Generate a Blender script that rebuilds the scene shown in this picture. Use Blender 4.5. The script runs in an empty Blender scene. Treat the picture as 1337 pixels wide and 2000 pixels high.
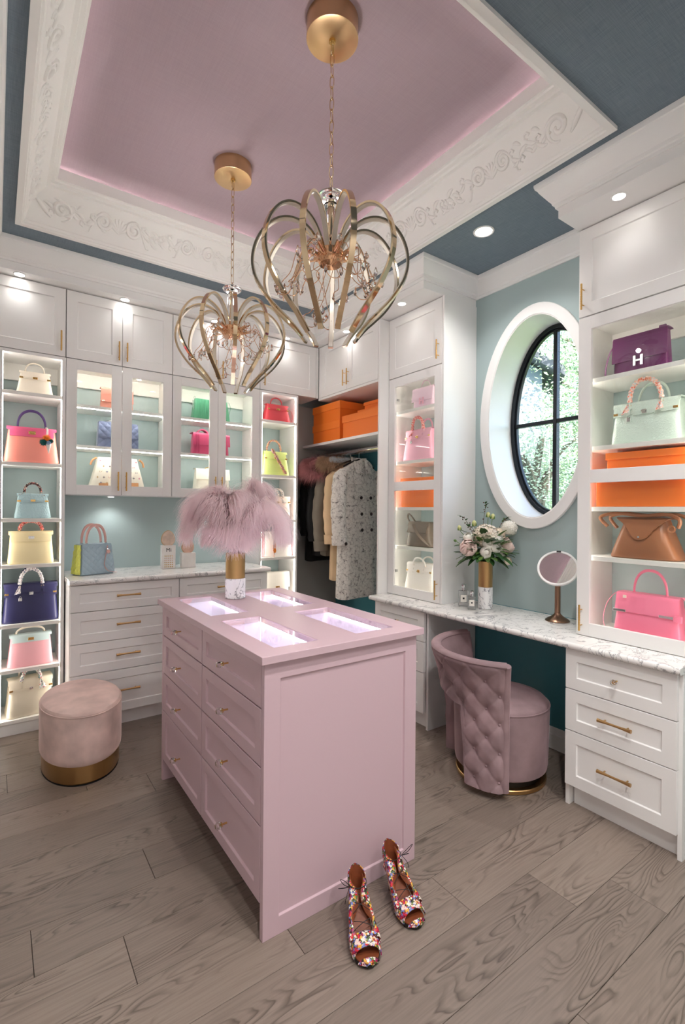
import bpy, bmesh, math, random
from mathutils import Vector, Matrix, Quaternion, noise as mnoise
PI = math.pi
R = math.radians
random.seed(7)
SC = bpy.context.scene
COL = SC.collection

# ------------------------------------------------------------------ camera
cam_d = bpy.data.cameras.new('camera'); cam = bpy.data.objects.new('camera', cam_d); COL.objects.link(cam)
_y, _ro = R(54.5693), R(0.4749)
_f = Vector((math.cos(_y), math.sin(_y), 0)); _r0 = Vector((math.sin(_y), -math.cos(_y), 0)); _u0 = Vector((0, 0, 1))
_r = math.cos(_ro) * _r0 + math.sin(_ro) * _u0; _u = -math.sin(_ro) * _r0 + math.cos(_ro) * _u0
_m = Matrix(((_r.x, _u.x, -_f.x, 0), (_r.y, _u.y, -_f.y, 0), (_r.z, _u.z, -_f.z, 1.42), (0, 0, 0, 1)))
cam.matrix_world = _m
cam_d.sensor_fit = 'HORIZONTAL'; cam_d.sensor_width = 36.0; cam_d.lens = 953.08 / 1337 * 36.0
cam_d.shift_y = -(1000 - 996.75) / 1337; cam_d.clip_start = 0.02
SC.camera = cam

# ------------------------------------------------------------------ world, sun, exposure
vs = SC.view_settings
vs.view_transform = 'Standard'; vs.look = 'None'; vs.gamma = 1.0; vs.use_curve_mapping = False
vs.exposure = 0.9
SC.cycles.diffuse_bounces = 7
W = bpy.data.worlds.new('world'); SC.world = W; W.use_nodes = True
_nt = W.node_tree; _bg = _nt.nodes['Background']
_sky = _nt.nodes.new('ShaderNodeTexSky'); _sky.sky_type = 'NISHITA'; _sky.sun_disc = False
_sky.sun_elevation = R(48); _sky.sun_rotation = R(200); _sky.air_density = 1.0; _sky.dust_density = 2.0
_nt.links.new(_sky.outputs[0], _bg.inputs[0]); _bg.inputs[1].default_value = 0.6
sun_d = bpy.data.lights.new('sun', 'SUN'); sun = bpy.data.objects.new('sun', sun_d); COL.objects.link(sun)
sun_d.energy = 10.0; sun_d.angle = R(1.0); sun_d.color = (1.0, 0.95, 0.86)
sun.rotation_euler = Vector((0.55, 0.25, -0.80)).to_track_quat('-Z', 'Y').to_euler()
P_CEIL, P_SOFFIT, P_CHAND_FILL, P_LED, P_COVE = 58.0, 0.80, 3.6, 10.0, 24.0     # lamp strengths used by the lamp builders

# ------------------------------------------------------------------ helpers: meshes
def lin(c):
    c = c / 255.0
    return c / 12.92 if c <= 0.04045 else ((c + 0.055) / 1.055) ** 2.4
def rgb(r, g, b): return (lin(r), lin(g), lin(b), 1.0)

class MB:
    def __init__(s): s.v = []; s.f = []
    def add(s, vs_, fs):
        o = len(s.v); s.v += [tuple(p) for p in vs_]; s.f += [tuple(i + o for i in f) for f in fs]; return s
    def box(s, x0, y0, z0, x1, y1, z1):
        return s.add([(x0,y0,z0),(x1,y0,z0),(x1,y1,z0),(x0,y1,z0),(x0,y0,z1),(x1,y0,z1),(x1,y1,z1),(x0,y1,z1)],
                     [(0,3,2,1),(4,5,6,7),(0,1,5,4),(1,2,6,5),(2,3,7,6),(3,0,4,7)])
    def rings(s, rings, cap=True, close=False, cyc=True):
        n = len(rings[0]); o = len(s.v)
        for r in rings: s.v += [tuple(p) for p in r]
        m = len(rings)
        for i in range(m if close else m - 1):
            a = o + i * n; b = o + ((i + 1) % m) * n
            for j in range(n if cyc else n - 1):
                k = (j + 1) % n
                s.f.append((a + j, a + k, b + k, b + j))
        if cap and not close:
            s.f.append(tuple(o + j for j in reversed(range(n)))); s.f.append(tuple(o + (m - 1) * n + j for j in range(n)))
        return s
    def lathe(s, prof, n=32, c=(0, 0, 0), sx=1.0, sy=1.0, cap=True):
        return s.rings([[(c[0] + r * sx * math.cos(2*PI*j/n), c[1] + r * sy * math.sin(2*PI*j/n), c[2] + z) for j in range(n)] for r, z in prof], cap)
    def tube(s, pts, rad, n=8, close=False, cap=True, flat=1.0):
        pts = [Vector(p) for p in pts]; m = len(pts)
        if not hasattr(rad, '__len__'): rad = [rad] * m
        tang = []
        for i in range(m):
            a = pts[(i - 1) % m] if (close or i > 0) else pts[0]
            b = pts[(i + 1) % m] if (close or i < m - 1) else pts[-1]
            t = (b - a); tang.append(t.normalized() if t.length > 1e-9 else Vector((0, 0, 1)))
        t0 = tang[0]; up = Vector((0, 0, 1)) if abs(t0.z) < 0.9 else Vector((1, 0, 0))
        nrm = (up - t0 * up.dot(t0)).normalized(); rs = []
        for i in range(m):
            t = tang[i]; nrm = (nrm - t * nrm.dot(t))
            nrm = nrm.normalized() if nrm.length > 1e-6 else t.orthogonal().normalized()
            bi = t.cross(nrm)
            rs.append([pts[i] + (nrm * math.cos(2*PI*j/n) * flat + bi * math.sin(2*PI*j/n)) * rad[i] for j in range(n)])
        return s.rings(rs, cap and not close, close)
    def sheet(s, fn, nu, nv, t):
        """closed shell of thickness t around the surface fn(u, v), u and v in 0..1"""
        P = [[Vector(fn(i / nu, j / nv)) for j in range(nv + 1)] for i in range(nu + 1)]
        N = [[None] * (nv + 1) for _ in range(nu + 1)]
        for i in range(nu + 1):
            for j in range(nv + 1):
                du = P[min(i+1,nu)][j] - P[max(i-1,0)][j]; dv = P[i][min(j+1,nv)] - P[i][max(j-1,0)]
                k = du.cross(dv); N[i][j] = k.normalized() if k.length > 1e-12 else Vector((0,0,1))
        o = len(s.v); L = (nu + 1) * (nv + 1)
        for sg in (0.5, -0.5):
            for i in range(nu + 1):
                for j in range(nv + 1): s.v.append(tuple(P[i][j] + N[i][j] * t * sg))
        ix = lambda i, j, b: o + b * L + i * (nv + 1) + j
        for i in range(nu):
            for j in range(nv):
                s.f.append((ix(i,j,0), ix(i+1,j,0), ix(i+1,j+1,0), ix(i,j+1,0)))
                s.f.append((ix(i,j,1), ix(i,j+1,1), ix(i+1,j+1,1), ix(i+1,j,1)))
        for i in range(nu):
            s.f.append((ix(i,0,0), ix(i,0,1), ix(i+1,0,1), ix(i+1,0,0)))
            s.f.append((ix(i,nv,0), ix(i+1,nv,0), ix(i+1,nv,1), ix(i,nv,1)))
        for j in range(nv):
            s.f.append((ix(0,j,0), ix(0,j+1,0), ix(0,j+1,1), ix(0,j,1)))
            s.f.append((ix(nu,j,0), ix(nu,j,1), ix(nu,j+1,1), ix(nu,j+1,0)))
        return s
    def prism(s, outline, y0, y1):
        """outline of (x, z) pairs, extruded along y"""
        return s.rings([[(x, y0, z) for x, z in outline], [(x, y1, z) for x, z in outline]])
    def ball(s, c, r, n=12, m=8, sc=(1, 1, 1)):
        return s.rings([[(c[0] + r*sc[0]*math.sin(PI*(i+.02)/(m+.04))*math.cos(2*PI*j/n), c[1] + r*sc[1]*math.sin(PI*(i+.02)/(m+.04))*math.sin(2*PI*j/n),
                          c[2] - r*sc[2]*math.cos(PI*(i+.02)/(m+.04))) for j in range(n)] for i in range(m + 1)])
    def xf(s, M, start=0):
        for i in range(start, len(s.v)): s.v[i] = tuple(M @ Vector(s.v[i]))
        return s
    def mesh(s, name, angle=35):
        me = bpy.data.meshes.new(name); me.from_pydata(s.v, [], s.f); me.update()
        bm = bmesh.new(); bm.from_mesh(me); bmesh.ops.recalc_face_normals(bm, faces=bm.faces); bm.to_mesh(me); bm.free()
        if angle:
            me.shade_smooth(); me.set_sharp_from_angle(angle=R(angle))
        return me
    def build(s, name, mat, parent=None, bevel=0, angle=35, loc=None, label=None):
        return link(name, s.mesh(name, angle), mat, parent, bevel, loc, label)
def link(name, me, mat, parent=None, bevel=0, loc=None, label=None):
    if mat and not me.materials: me.materials.append(M[mat] if isinstance(mat, str) else mat)
    o = bpy.data.objects.new(name, me); COL.objects.link(o)
    if parent: o.parent = parent
    if loc: o.location = loc
    if bevel:
        b = o.modifiers.new('bevel', 'BEVEL'); b.width = bevel; b.segments = 2; b.limit_method = 'ANGLE'; b.angle_limit = R(40)
        b.harden_normals = False
    if label: o['label'] = label
    return o
def boxo(name, mat, parent, x0, y0, z0, x1, y1, z1, bevel=0.0):
    return MB().box(x0, y0, z0, x1, y1, z1).build(name, mat, parent, bevel)
def tag(o, label, cat, group=None):
    o['label'] = label; o['category'] = cat
    if group: o['group'] = group
    return o
def struct(o):
    o['kind'] = 'structure'; return o
def thing(name, label, cat, loc=(0, 0, 0), rz=0.0, group=None, rot=None):
    o = bpy.data.objects.new(name, None); COL.objects.link(o); o.empty_display_size = 0.05
    o.location = loc; o.rotation_euler = rot or (0, 0, rz)
    return tag(o, label, cat, group)
def copy_tree(o, parent=None):
    c = o.copy(); COL.objects.link(c); c.parent = parent
    for ch in list(o.children): copy_tree(ch, c)
    return c
def spline(pts, n=8, closed=False):
    """Catmull-Rom through pts"""
    P = [Vector(p) for p in pts]; out = []; m = len(P)
    for i in range(m if closed else m - 1):
        if closed: a, b, c, d = P[(i-1) % m], P[i], P[(i+1) % m], P[(i+2) % m]
        else: a, b, c, d = P[max(i-1,0)], P[i], P[i+1], P[min(i+2,m-1)]
        for k in range(n):
            t = k / n
            out.append(0.5 * ((2*b) + (c - a)*t + (2*a - 5*b + 4*c - d)*t*t + (3*b - a - 3*c + d)*t**3))
    if not closed: out.append(P[-1])
    return out
_txt = {}
def text_mesh(s, size):
    k = (s, size)
    if k not in _txt:
        cu = bpy.data.curves.new('print', 'FONT'); cu.body = s; cu.size = size; cu.extrude = 0.0004; cu.align_x = 'CENTER'; cu.align_y = 'CENTER'
        ob = bpy.data.objects.new('print', cu); COL.objects.link(ob)
        me = bpy.data.meshes.new_from_object(ob.evaluated_get(bpy.context.evaluated_depsgraph_get()))
        bpy.data.objects.remove(ob); bpy.data.curves.remove(cu); _txt[k] = me
    return _txt[k]

# ------------------------------------------------------------------ materials
M = {}
def nd(nt, typ, **kw):
    n = nt.nodes.new(typ)
    for k, v in kw.items(): setattr(n, k, v)
    return n
def mat(name, col, rough=0.5, metal=0.0, spec=0.5, sheen=0.0, coat=0.0, trans=0.0, ior=1.45, emit=None, estr=0.0,
        vary=None, bump=None, aniso=0.0, sub=0.0, alpha=1.0):
    """vary = (scale, amount) noise on colour, bump = (kind, scale, strength, distance)"""
    m = bpy.data.materials.new(name); m.use_nodes = True; nt = m.node_tree; p = nt.nodes['Principled BSDF']
    p.inputs['Base Color'].default_value = col; p.inputs['Roughness'].default_value = rough; p.inputs['Metallic'].default_value = metal
    p.inputs['Specular IOR Level'].default_value = spec; p.inputs['IOR'].default_value = ior
    if sheen: p.inputs['Sheen Weight'].default_value = sheen; p.inputs['Sheen Roughness'].default_value = 0.35
    if coat: p.inputs['Coat Weight'].default_value = coat; p.inputs['Coat Roughness'].default_value = 0.08
    if trans: p.inputs['Transmission Weight'].default_value = trans
    if emit: p.inputs['Emission Color'].default_value = emit; p.inputs['Emission Strength'].default_value = estr
    if aniso: p.inputs['Anisotropic'].default_value = aniso
    tc = None
    if vary or bump: tc = nd(nt, 'ShaderNodeTexCoord')
    if vary:
        nz = nd(nt, 'ShaderNodeTexNoise'); nz.inputs['Scale'].default_value = vary[0]; nz.inputs['Detail'].default_value = 4
        nt.links.new(tc.outputs['Object'], nz.inputs['Vector'])
        mr = nd(nt, 'ShaderNodeMapRange'); mr.inputs[1].default_value = 0.3; mr.inputs[2].default_value = 0.7
        mr.inputs[3].default_value = 1 - vary[1]; mr.inputs[4].default_value = 1 + vary[1]
        nt.links.new(nz.outputs['Fac'], mr.inputs[0])
        mx = nd(nt, 'ShaderNodeVectorMath', operation='SCALE'); mx.inputs[0].default_value = col[:3]
        nt.links.new(mr.outputs[0], mx.inputs['Scale']); nt.links.new(mx.outputs[0], p.inputs['Base Color'])
    if bump:
        kind, sc, st, di = bump
        if kind == 'noise':
            t = nd(nt, 'ShaderNodeTexNoise'); t.inputs['Scale'].default_value = sc; t.inputs['Detail'].default_value = 3; out = t.outputs['Fac']
        elif kind == 'cell':
            t = nd(nt, 'ShaderNodeTexVoronoi', feature='DISTANCE_TO_EDGE'); t.inputs['Scale'].default_value = sc; out = t.outputs['Distance']
        else:
            t = nd(nt, 'ShaderNodeTexVoronoi'); t.inputs['Scale'].default_value = sc; out = t.outputs['Distance']
        nt.links.new(tc.outputs['Object'], t.inputs['Vector'])
        b = nd(nt, 'ShaderNodeBump'); b.inputs['Strength'].default_value = st; b.inputs['Distance'].default_value = di
        nt.links.new(out, b.inputs['Height']); nt.links.new(b.outputs[0], p.inputs['Normal'])
    M[name] = m
    return m
def leather(name, r, g, b, rough=0.38):
    if name not in M: mat(name, rgb(r, g, b), rough, coat=0.08, bump=('noise', 420, 0.12, 0.002))
    return name
def ramp(nt, fac, stops, interp='LINEAR'):
    c = nd(nt, 'ShaderNodeValToRGB'); e = c.color_ramp.elements; c.color_ramp.interpolation = interp
    while len(e) < len(stops): e.new(0.5)
    for k, (p, col) in enumerate(stops): e[k].position = p; e[k].color = col
    nt.links.new(fac, c.inputs[0]); return c.outputs[0]
mat('white', rgb(238, 237, 236), 0.35)
mat('white_matte', rgb(240, 239, 238), 0.6)
mat('plaster', rgb(238, 237, 234), 0.5)
mat('shelf_white', rgb(240, 238, 234), 0.4)
mat('wall_blue', rgb(170, 188, 189), 0.42, bump=('noise', 180, 0.03, 0.002))
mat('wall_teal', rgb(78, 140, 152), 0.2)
mat('wall_plain', rgb(226, 224, 222), 0.6)
mat('gold', rgb(226, 186, 120), 0.22, 1.0)
mat('gold_brushed', rgb(202, 164, 112), 0.3, 1.0, aniso=0.4)
mat('gold_knurled', rgb(214, 172, 104), 0.28, 1.0, bump=('dots', 260, 0.6, 0.002))
mat('champagne', rgb(226, 202, 168), 0.06, 1.0)
mat('rose_gold', rgb(226, 176, 138), 0.12, 1.0)
mat('canopy_gold', rgb(214, 180, 136), 0.28, 1.0, aniso=0.5)
mat('bronze', rgb(150, 118, 98), 0.3, 1.0)
mat('chrome', rgb(225, 225, 226), 0.1, 1.0)
mat('steel', rgb(190, 190, 190), 0.28, 1.0)
mat('black_metal', rgb(28, 32, 38), 0.35, 0.3)
mat('dark_gap', rgb(30, 26, 24), 0.8)
mat('black', rgb(16, 15, 16), 0.5)
mat('mirror', rgb(245, 245, 246), 0.01, 1.0)
mat('pink_paint', rgb(206, 178, 187), 0.38)
mat('pink_inner', rgb(236, 222, 238), 0.4)
mat('velvet_tray', rgb(238, 240, 242), 0.7, sheen=0.3)
mat('orange_box', rgb(240, 122, 40), 0.5)
mat('orange_lid', rgb(243, 128, 46), 0.5)
mat('acrylic', rgb(245, 245, 245), 0.03, trans=1.0, ior=1.49)
mat('crystal', rgb(250, 250, 252), 0.0, trans=1.0, ior=1.6)
mat('frosted', rgb(206, 198, 186), 0.3)
mat('stone_white', rgb(236, 232, 228), 0.35, vary=(18, 0.06))
mat('agate', rgb(214, 190, 172), 0.2, vary=(30, 0.16), coat=0.3)
mat('agate_pink', rgb(222, 184, 164), 0.2, vary=(30, 0.14), coat=0.3)
mat('leaf', rgb(52, 92, 44), 0.45, vary=(40, 0.35))
mat('leaf_light', rgb(96, 130, 62), 0.45, vary=(40, 0.3))
mat('petal_white', rgb(246, 243, 234), 0.6, vary=(60, 0.04))
mat('petal_blush', rgb(240, 214, 206), 0.6, vary=(50, 0.08))
mat('petal_cream', rgb(238, 224, 206), 0.6, vary=(60, 0.08))
mat('bud', rgb(214, 214, 150), 0.55, vary=(80, 0.15))
mat('twig', rgb(92, 62, 48), 0.7)
mat('paper', rgb(240, 236, 226), 0.7)
mat('feather_pink', rgb(250, 236, 238), 0.8, sheen=0.3, vary=(12, 0.05))
def feather_mat():
    m = M['feather_pink']; nt = m.node_tree; p = nt.nodes['Principled BSDF']; out = nt.nodes['Material Output']
    tr_ = nd(nt, 'ShaderNodeBsdfTranslucent'); tr_.inputs[0].default_value = rgb(253, 240, 242); mx = nd(nt, 'ShaderNodeMixShader'); mx.inputs[0].default_value = 0.5
    nt.links.new(p.outputs[0], mx.inputs[1]); nt.links.new(tr_.outputs[0], mx.inputs[2]); nt.links.new(mx.outputs[0], out.inputs[0])
feather_mat()
mat('feather_stem', rgb(214, 190, 186), 0.5)
mat('lamp_lens', rgb(255, 255, 255), 0.4, emit=(1, 0.95, 0.88, 1), estr=14.0)
mat('cove_strip', rgb(255, 255, 255), 0.4, emit=(1, 0.95, 0.9, 1), estr=P_COVE)
mat('led', rgb(255, 255, 255), 0.4, emit=(1, 0.93, 0.84, 1), estr=P_LED)
mat('led_shelf', rgb(255, 255, 255), 0.4, emit=(1, 0.95, 0.87, 1), estr=P_LED * 2.2)
mat('led_cool', rgb(255, 255, 255), 0.4, emit=(0.95, 0.95, 1, 1), estr=11.0)
mat('bark', rgb(120, 110, 98), 0.9, vary=(20, 0.3))
mat('tree_leaf', rgb(140, 168, 124), 0.6, vary=(3, 0.35))
mat('tree_leaf_pale', rgb(186, 204, 180), 0.6, vary=(3, 0.3))
mat('siding', rgb(150, 160, 172), 0.8)
mat('roof_grey', rgb(96, 100, 108), 0.9, vary=(8, 0.2))
mat('grass', rgb(110, 140, 84), 0.9, vary=(4, 0.3))

def glass_mat():
    m = bpy.data.materials.new('glass_pane'); m.use_nodes = True; nt = m.node_tree; nt.nodes.clear()
    o = nd(nt, 'ShaderNodeOutputMaterial'); mx = nd(nt, 'ShaderNodeMixShader'); t = nd(nt, 'ShaderNodeBsdfTransparent'); g = nd(nt, 'ShaderNodeBsdfGlossy')
    g.inputs['Roughness'].default_value = 0.0; t.inputs[0].default_value = (0.97, 0.985, 0.98, 1)
    lw = nd(nt, 'ShaderNodeLayerWeight'); pw = nd(nt, 'ShaderNodeMath', operation='POWER'); pw.inputs[1].default_value = 5.0
    fr = nd(nt, 'ShaderNodeMath', operation='MULTIPLY_ADD'); fr.inputs[1].default_value = 0.9; fr.inputs[2].default_value = 0.022
    nt.links.new(lw.outputs['Facing'], pw.inputs[0]); nt.links.new(pw.outputs[0], fr.inputs[0])
    nt.links.new(fr.outputs[0], mx.inputs[0]); nt.links.new(t.outputs[0], mx.inputs[1]); nt.links.new(g.outputs[0], mx.inputs[2]); nt.links.new(mx.outputs[0], o.inputs[0])
    M['glass_pane'] = m
glass_mat()

def marble(name, scale, veins=0.5, base=(236, 234, 232), dark=(128, 128, 132), sharp=0.06):
    m = mat(name, rgb(*base), 0.16, coat=0.2); nt = m.node_tree; p = nt.nodes['Principled BSDF']
    tc = nd(nt, 'ShaderNodeTexCoord'); n1 = nd(nt, 'ShaderNodeTexNoise'); n1.inputs['Scale'].default_value = scale; n1.inputs['Detail'].default_value = 8; n1.inputs['Distortion'].default_value = 1.6
    n1.inputs['Roughness'].default_value = 0.62
    mp = nd(nt, 'ShaderNodeMapping'); mp.inputs['Scale'].default_value = (1.0, 1.6, 1.0); mp.inputs['Rotation'].default_value = (0, 0, 0.6)
    nt.links.new(tc.outputs['Object'], mp.inputs[0]); nt.links.new(mp.outputs[0], n1.inputs['Vector'])
    s1 = nd(nt, 'ShaderNodeMath', operation='SUBTRACT'); s1.inputs[1].default_value = 0.5; nt.links.new(n1.outputs['Fac'], s1.inputs[0])
    ab = nd(nt, 'ShaderNodeMath', operation='ABSOLUTE'); nt.links.new(s1.outputs[0], ab.inputs[0])
    n2 = nd(nt, 'ShaderNodeTexNoise'); n2.inputs['Scale'].default_value = scale * 0.6; nt.links.new(mp.outputs[0], n2.inputs['Vector'])
    wd = nd(nt, 'ShaderNodeMapRange'); wd.inputs[1].default_value = 0.4; wd.inputs[2].default_value = 0.65; wd.inputs[3].default_value = 60; wd.inputs[4].default_value = 1 / sharp
    nt.links.new(n2.outputs['Fac'], wd.inputs[0])
    ml = nd(nt, 'ShaderNodeMath', operation='MULTIPLY'); nt.links.new(ab.outputs[0], ml.inputs[0]); nt.links.new(wd.outputs[0], ml.inputs[1])
    mid = tuple(int(base[i] * (1 - veins) + dark[i] * veins) for i in range(3))
    nt.links.new(ramp(nt, ml.outputs[0], [(0.0, rgb(*dark)), (0.25, rgb(*mid)), (0.7, rgb(*base)), (1.0, rgb(*base))]), p.inputs['Base Color'])
marble('marble_counter', 4.2, 0.35, dark=(132, 132, 136))
marble('marble_vase', 7, 0.4, (238, 237, 238), (56, 58, 72), 0.035)

def oak():
    m = mat('oak', rgb(140, 124, 114), 0.36); nt = m.node_tree; p = nt.nodes['Principled BSDF']
    tc = nd(nt, 'ShaderNodeTexCoord'); oi = nd(nt, 'ShaderNodeObjectInfo')
    cm = nd(nt, 'ShaderNodeVectorMath', operation='MULTIPLY_ADD'); cm.inputs[1].default_value = (1, 1, 1)
    ofs = nd(nt, 'ShaderNodeCombineXYZ')
    for k, mul in ((0, 37.0), (1, 91.0), (2, 53.0)):
        mm = nd(nt, 'ShaderNodeMath', operation='MULTIPLY'); mm.inputs[1].default_value = mul
        nt.links.new(oi.outputs['Random'], mm.inputs[0]); nt.links.new(mm.outputs[0], ofs.inputs[k])
    nt.links.new(tc.outputs['Object'], cm.inputs[0]); nt.links.new(ofs.outputs[0], cm.inputs[2])
    mp = nd(nt, 'ShaderNodeMapping'); mp.inputs['Scale'].default_value = (1.0, 6.5, 1.0); nt.links.new(cm.outputs[0], mp.inputs[0])
    n = nd(nt, 'ShaderNodeTexNoise'); n.inputs['Scale'].default_value = 1.25; n.inputs['Detail'].default_value = 2.5; n.inputs['Roughness'].default_value = 0.42; n.inputs['Distortion'].default_value = 0.35
    nt.links.new(mp.outputs[0], n.inputs['Vector'])
    a = nd(nt, 'ShaderNodeMath', operation='MULTIPLY'); a.inputs[1].default_value = 24.0; nt.links.new(n.outputs['Fac'], a.inputs[0])
    fr = nd(nt, 'ShaderNodeMath', operation='FRACT'); nt.links.new(a.outputs[0], fr.inputs[0])
    lines = ramp(nt, fr.outputs[0], [(0.0, (0.0,)*3 + (1,)), (0.12, (0.35,)*3 + (1,)), (0.45, (1,)*4), (0.86, (0.92,)*3 + (1,)), (1.0, (0.0,)*3 + (1,))])
    # fine pores stretched along the board
    mp2 = nd(nt, 'ShaderNodeMapping'); mp2.inputs['Scale'].default_value = (6, 160, 1); nt.links.new(cm.outputs[0], mp2.inputs[0])
    n2 = nd(nt, 'ShaderNodeTexNoise'); n2.inputs['Scale'].default_value = 1.0; n2.inputs['Detail'].default_value = 3; nt.links.new(mp2.outputs[0], n2.inputs['Vector'])
    n3 = nd(nt, 'ShaderNodeTexNoise'); n3.inputs['Scale'].default_value = 2.2; nt.links.new(mp.outputs[0], n3.inputs['Vector'])
    mr = nd(nt, 'ShaderNodeMapRange'); mr.inputs[1].default_value = 0.42; mr.inputs[2].default_value = 0.62; nt.links.new(n3.outputs['Fac'], mr.inputs[0])
    # strength of the grain lines varies over the board
    mxl = nd(nt, 'ShaderNodeMix', data_type='FLOAT'); nt.links.new(mr.outputs[0], mxl.inputs[0]); mxl.inputs[2].default_value = 0.9
    nt.links.new(lines, mxl.inputs[3])
    ml = nd(nt, 'ShaderNodeMath', operation='MULTIPLY'); nt.links.new(mxl.outputs[0], ml.inputs[0])
    pr = nd(nt, 'ShaderNodeMapRange'); pr.inputs[1].default_value = 0.35; pr.inputs[2].default_value = 0.6; pr.inputs[3].default_value = 0.72; nt.links.new(n2.outputs['Fac'], pr.inputs[0]); nt.links.new(pr.outputs[0], ml.inputs[1])
    c1 = ramp(nt, ml.outputs[0], [(0.0, rgb(94, 83, 75)), (0.5, rgb(122, 109, 100)), (1.0, rgb(141, 127, 117))])
    tn = nd(nt, 'ShaderNodeMapRange'); tn.inputs[3].default_value = 0.84; tn.inputs[4].default_value = 1.12; nt.links.new(oi.outputs['Random'], tn.inputs[0])
    sc = nd(nt, 'ShaderNodeVectorMath', operation='SCALE'); nt.links.new(c1, sc.inputs[0]); nt.links.new(tn.outputs[0], sc.inputs['Scale'])
    nt.links.new(sc.outputs[0], p.inputs['Base Color'])
    b = nd(nt, 'ShaderNodeBump'); b.inputs['Strength'].default_value = 0.18; b.inputs['Distance'].default_value = 0.002
    nt.links.new(ml.outputs[0], b.inputs['Height']); nt.links.new(b.outputs[0], p.inputs['Normal'])
oak()

def weave(name, c0, c1, scale=260, rough=0.75):
    m = mat(name, rgb(*c0), rough); nt = m.node_tree; p = nt.nodes['Principled BSDF']; tc = nd(nt, 'ShaderNodeTexCoord'); fs = []
    for sc in ((scale, scale * 0.03, 1), (scale * 0.03, scale, 1)):
        mp = nd(nt, 'ShaderNodeMapping'); mp.inputs['Scale'].default_value = sc; nt.links.new(tc.outputs['Object'], mp.inputs[0])
        n = nd(nt, 'ShaderNodeTexNoise'); n.inputs['Scale'].default_value = 1; n.inputs['Detail'].default_value = 2; nt.links.new(mp.outputs[0], n.inputs['Vector']); fs.append(n.outputs['Fac'])
    a = nd(nt, 'ShaderNodeMath', operation='ADD'); nt.links.new(fs[0], a.inputs[0]); nt.links.new(fs[1], a.inputs[1])
    h = nd(nt, 'ShaderNodeMath', operation='MULTIPLY'); h.inputs[1].default_value = 0.5; nt.links.new(a.outputs[0], h.inputs[0])
    nt.links.new(ramp(nt, h.outputs[0], [(0.36, rgb(*c0)), (0.64, rgb(*c1))]), p.inputs['Base Color'])
    b = nd(nt, 'ShaderNodeBump'); b.inputs['Strength'].default_value = 0.2; b.inputs['Distance'].default_value = 0.002; nt.links.new(h.outputs[0], b.inputs['Height']); nt.links.new(b.outputs[0], p.inputs['Normal'])
weave('grasscloth', (104, 119, 131), (124, 138, 149), 380)
weave('pink_cloth', (166, 146, 155), (172, 152, 161), 320)

def velvet(name, r, g, b):
    m = mat(name, rgb(r, g, b), 0.7, sheen=0.75, vary=(6.5, 0.24), bump=('noise', 9, 0.12, 0.01))
    m.node_tree.nodes['Principled BSDF'].inputs['Sheen Tint'].default_value = rgb(min(255, r + 40), min(255, g + 40), min(255, b + 40))
velvet('velvet_mauve', 152, 127, 131)
velvet('velvet_blush', 216, 188, 181)

def spotted(name, cols, scale=40, base=(240, 236, 228), rough=0.55, edge=0.5, warp=0.0):
    """printed fabric: patches of many colours"""
    m = mat(name, rgb(*base), rough); nt = m.node_tree; p = nt.nodes['Principled BSDF']; tc = nd(nt, 'ShaderNodeTexCoord')
    v = nd(nt, 'ShaderNodeTexVoronoi'); v.inputs['Scale'].default_value = scale
    wn_ = nd(nt, 'ShaderNodeTexNoise'); wn_.inputs['Scale'].default_value = scale * 1.1; nt.links.new(tc.outputs['Object'], wn_.inputs['Vector'])
    wa_ = nd(nt, 'ShaderNodeVectorMath', operation='MULTIPLY_ADD'); wa_.inputs[1].default_value = (warp,) * 3; nt.links.new(wn_.outputs['Color'], wa_.inputs[0]); nt.links.new(tc.outputs['Object'], wa_.inputs[2]); nt.links.new(wa_.outputs[0], v.inputs['Vector'])
    sp = nd(nt, 'ShaderNodeSeparateColor'); nt.links.new(v.outputs['Color'], sp.inputs[0])
    st = [(i / len(cols), rgb(*c)) for i, c in enumerate(cols)]
    cr = ramp(nt, sp.outputs[0], st, 'CONSTANT')
    ds = nd(nt, 'ShaderNodeMath', operation='MULTIPLY'); ds.inputs[1].default_value = 1.0; nt.links.new(v.outputs['Distance'], ds.inputs[0])
    fac = nd(nt, 'ShaderNodeMath', operation='GREATER_THAN'); fac.inputs[1].default_value = edge; nt.links.new(ds.outputs[0], fac.inputs[0])
    mx = nd(nt, 'ShaderNodeMix', data_type='RGBA'); nt.links.new(fac.outputs[0], mx.inputs[0]); nt.links.new(cr, mx.inputs[6]); mx.inputs[7].default_value = rgb(*base)
    nt.links.new(mx.outputs[2], p.inputs['Base Color'])
spotted('scarf_red', [(40, 30, 34), (170, 60, 50), (238, 226, 214), (90, 40, 40), (228, 200, 180)], 150, (60, 34, 34))
spotted('scarf_coral', [(214, 76, 74), (244, 210, 200), (226, 130, 120), (120, 50, 60), (250, 240, 230)], 140, (226, 120, 112))
spotted('scarf_pale', [(238, 232, 230), (210, 206, 214), (190, 170, 176), (250, 248, 246), (120, 130, 160)], 140, (236, 230, 228))
spotted('scarf_mix', [(226, 160, 90), (180, 120, 190), (240, 220, 200), (60, 50, 80), (222, 140, 120)], 160, (214, 170, 130))
spotted('scarf_navy', [(40, 46, 92), (244, 240, 232), (226, 196, 170), (30, 30, 50), (238, 230, 220)], 150, (236, 230, 224))
spotted('scarf_teal', [(60, 140, 140), (244, 240, 232), (214, 70, 90), (200, 220, 216), (120, 90, 110)], 140, (230, 226, 220))
spotted('scarf_peach', [(244, 150, 120), (250, 230, 220), (220, 226, 232), (236, 120, 96), (180, 190, 200)], 120, (244, 200, 184))
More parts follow.
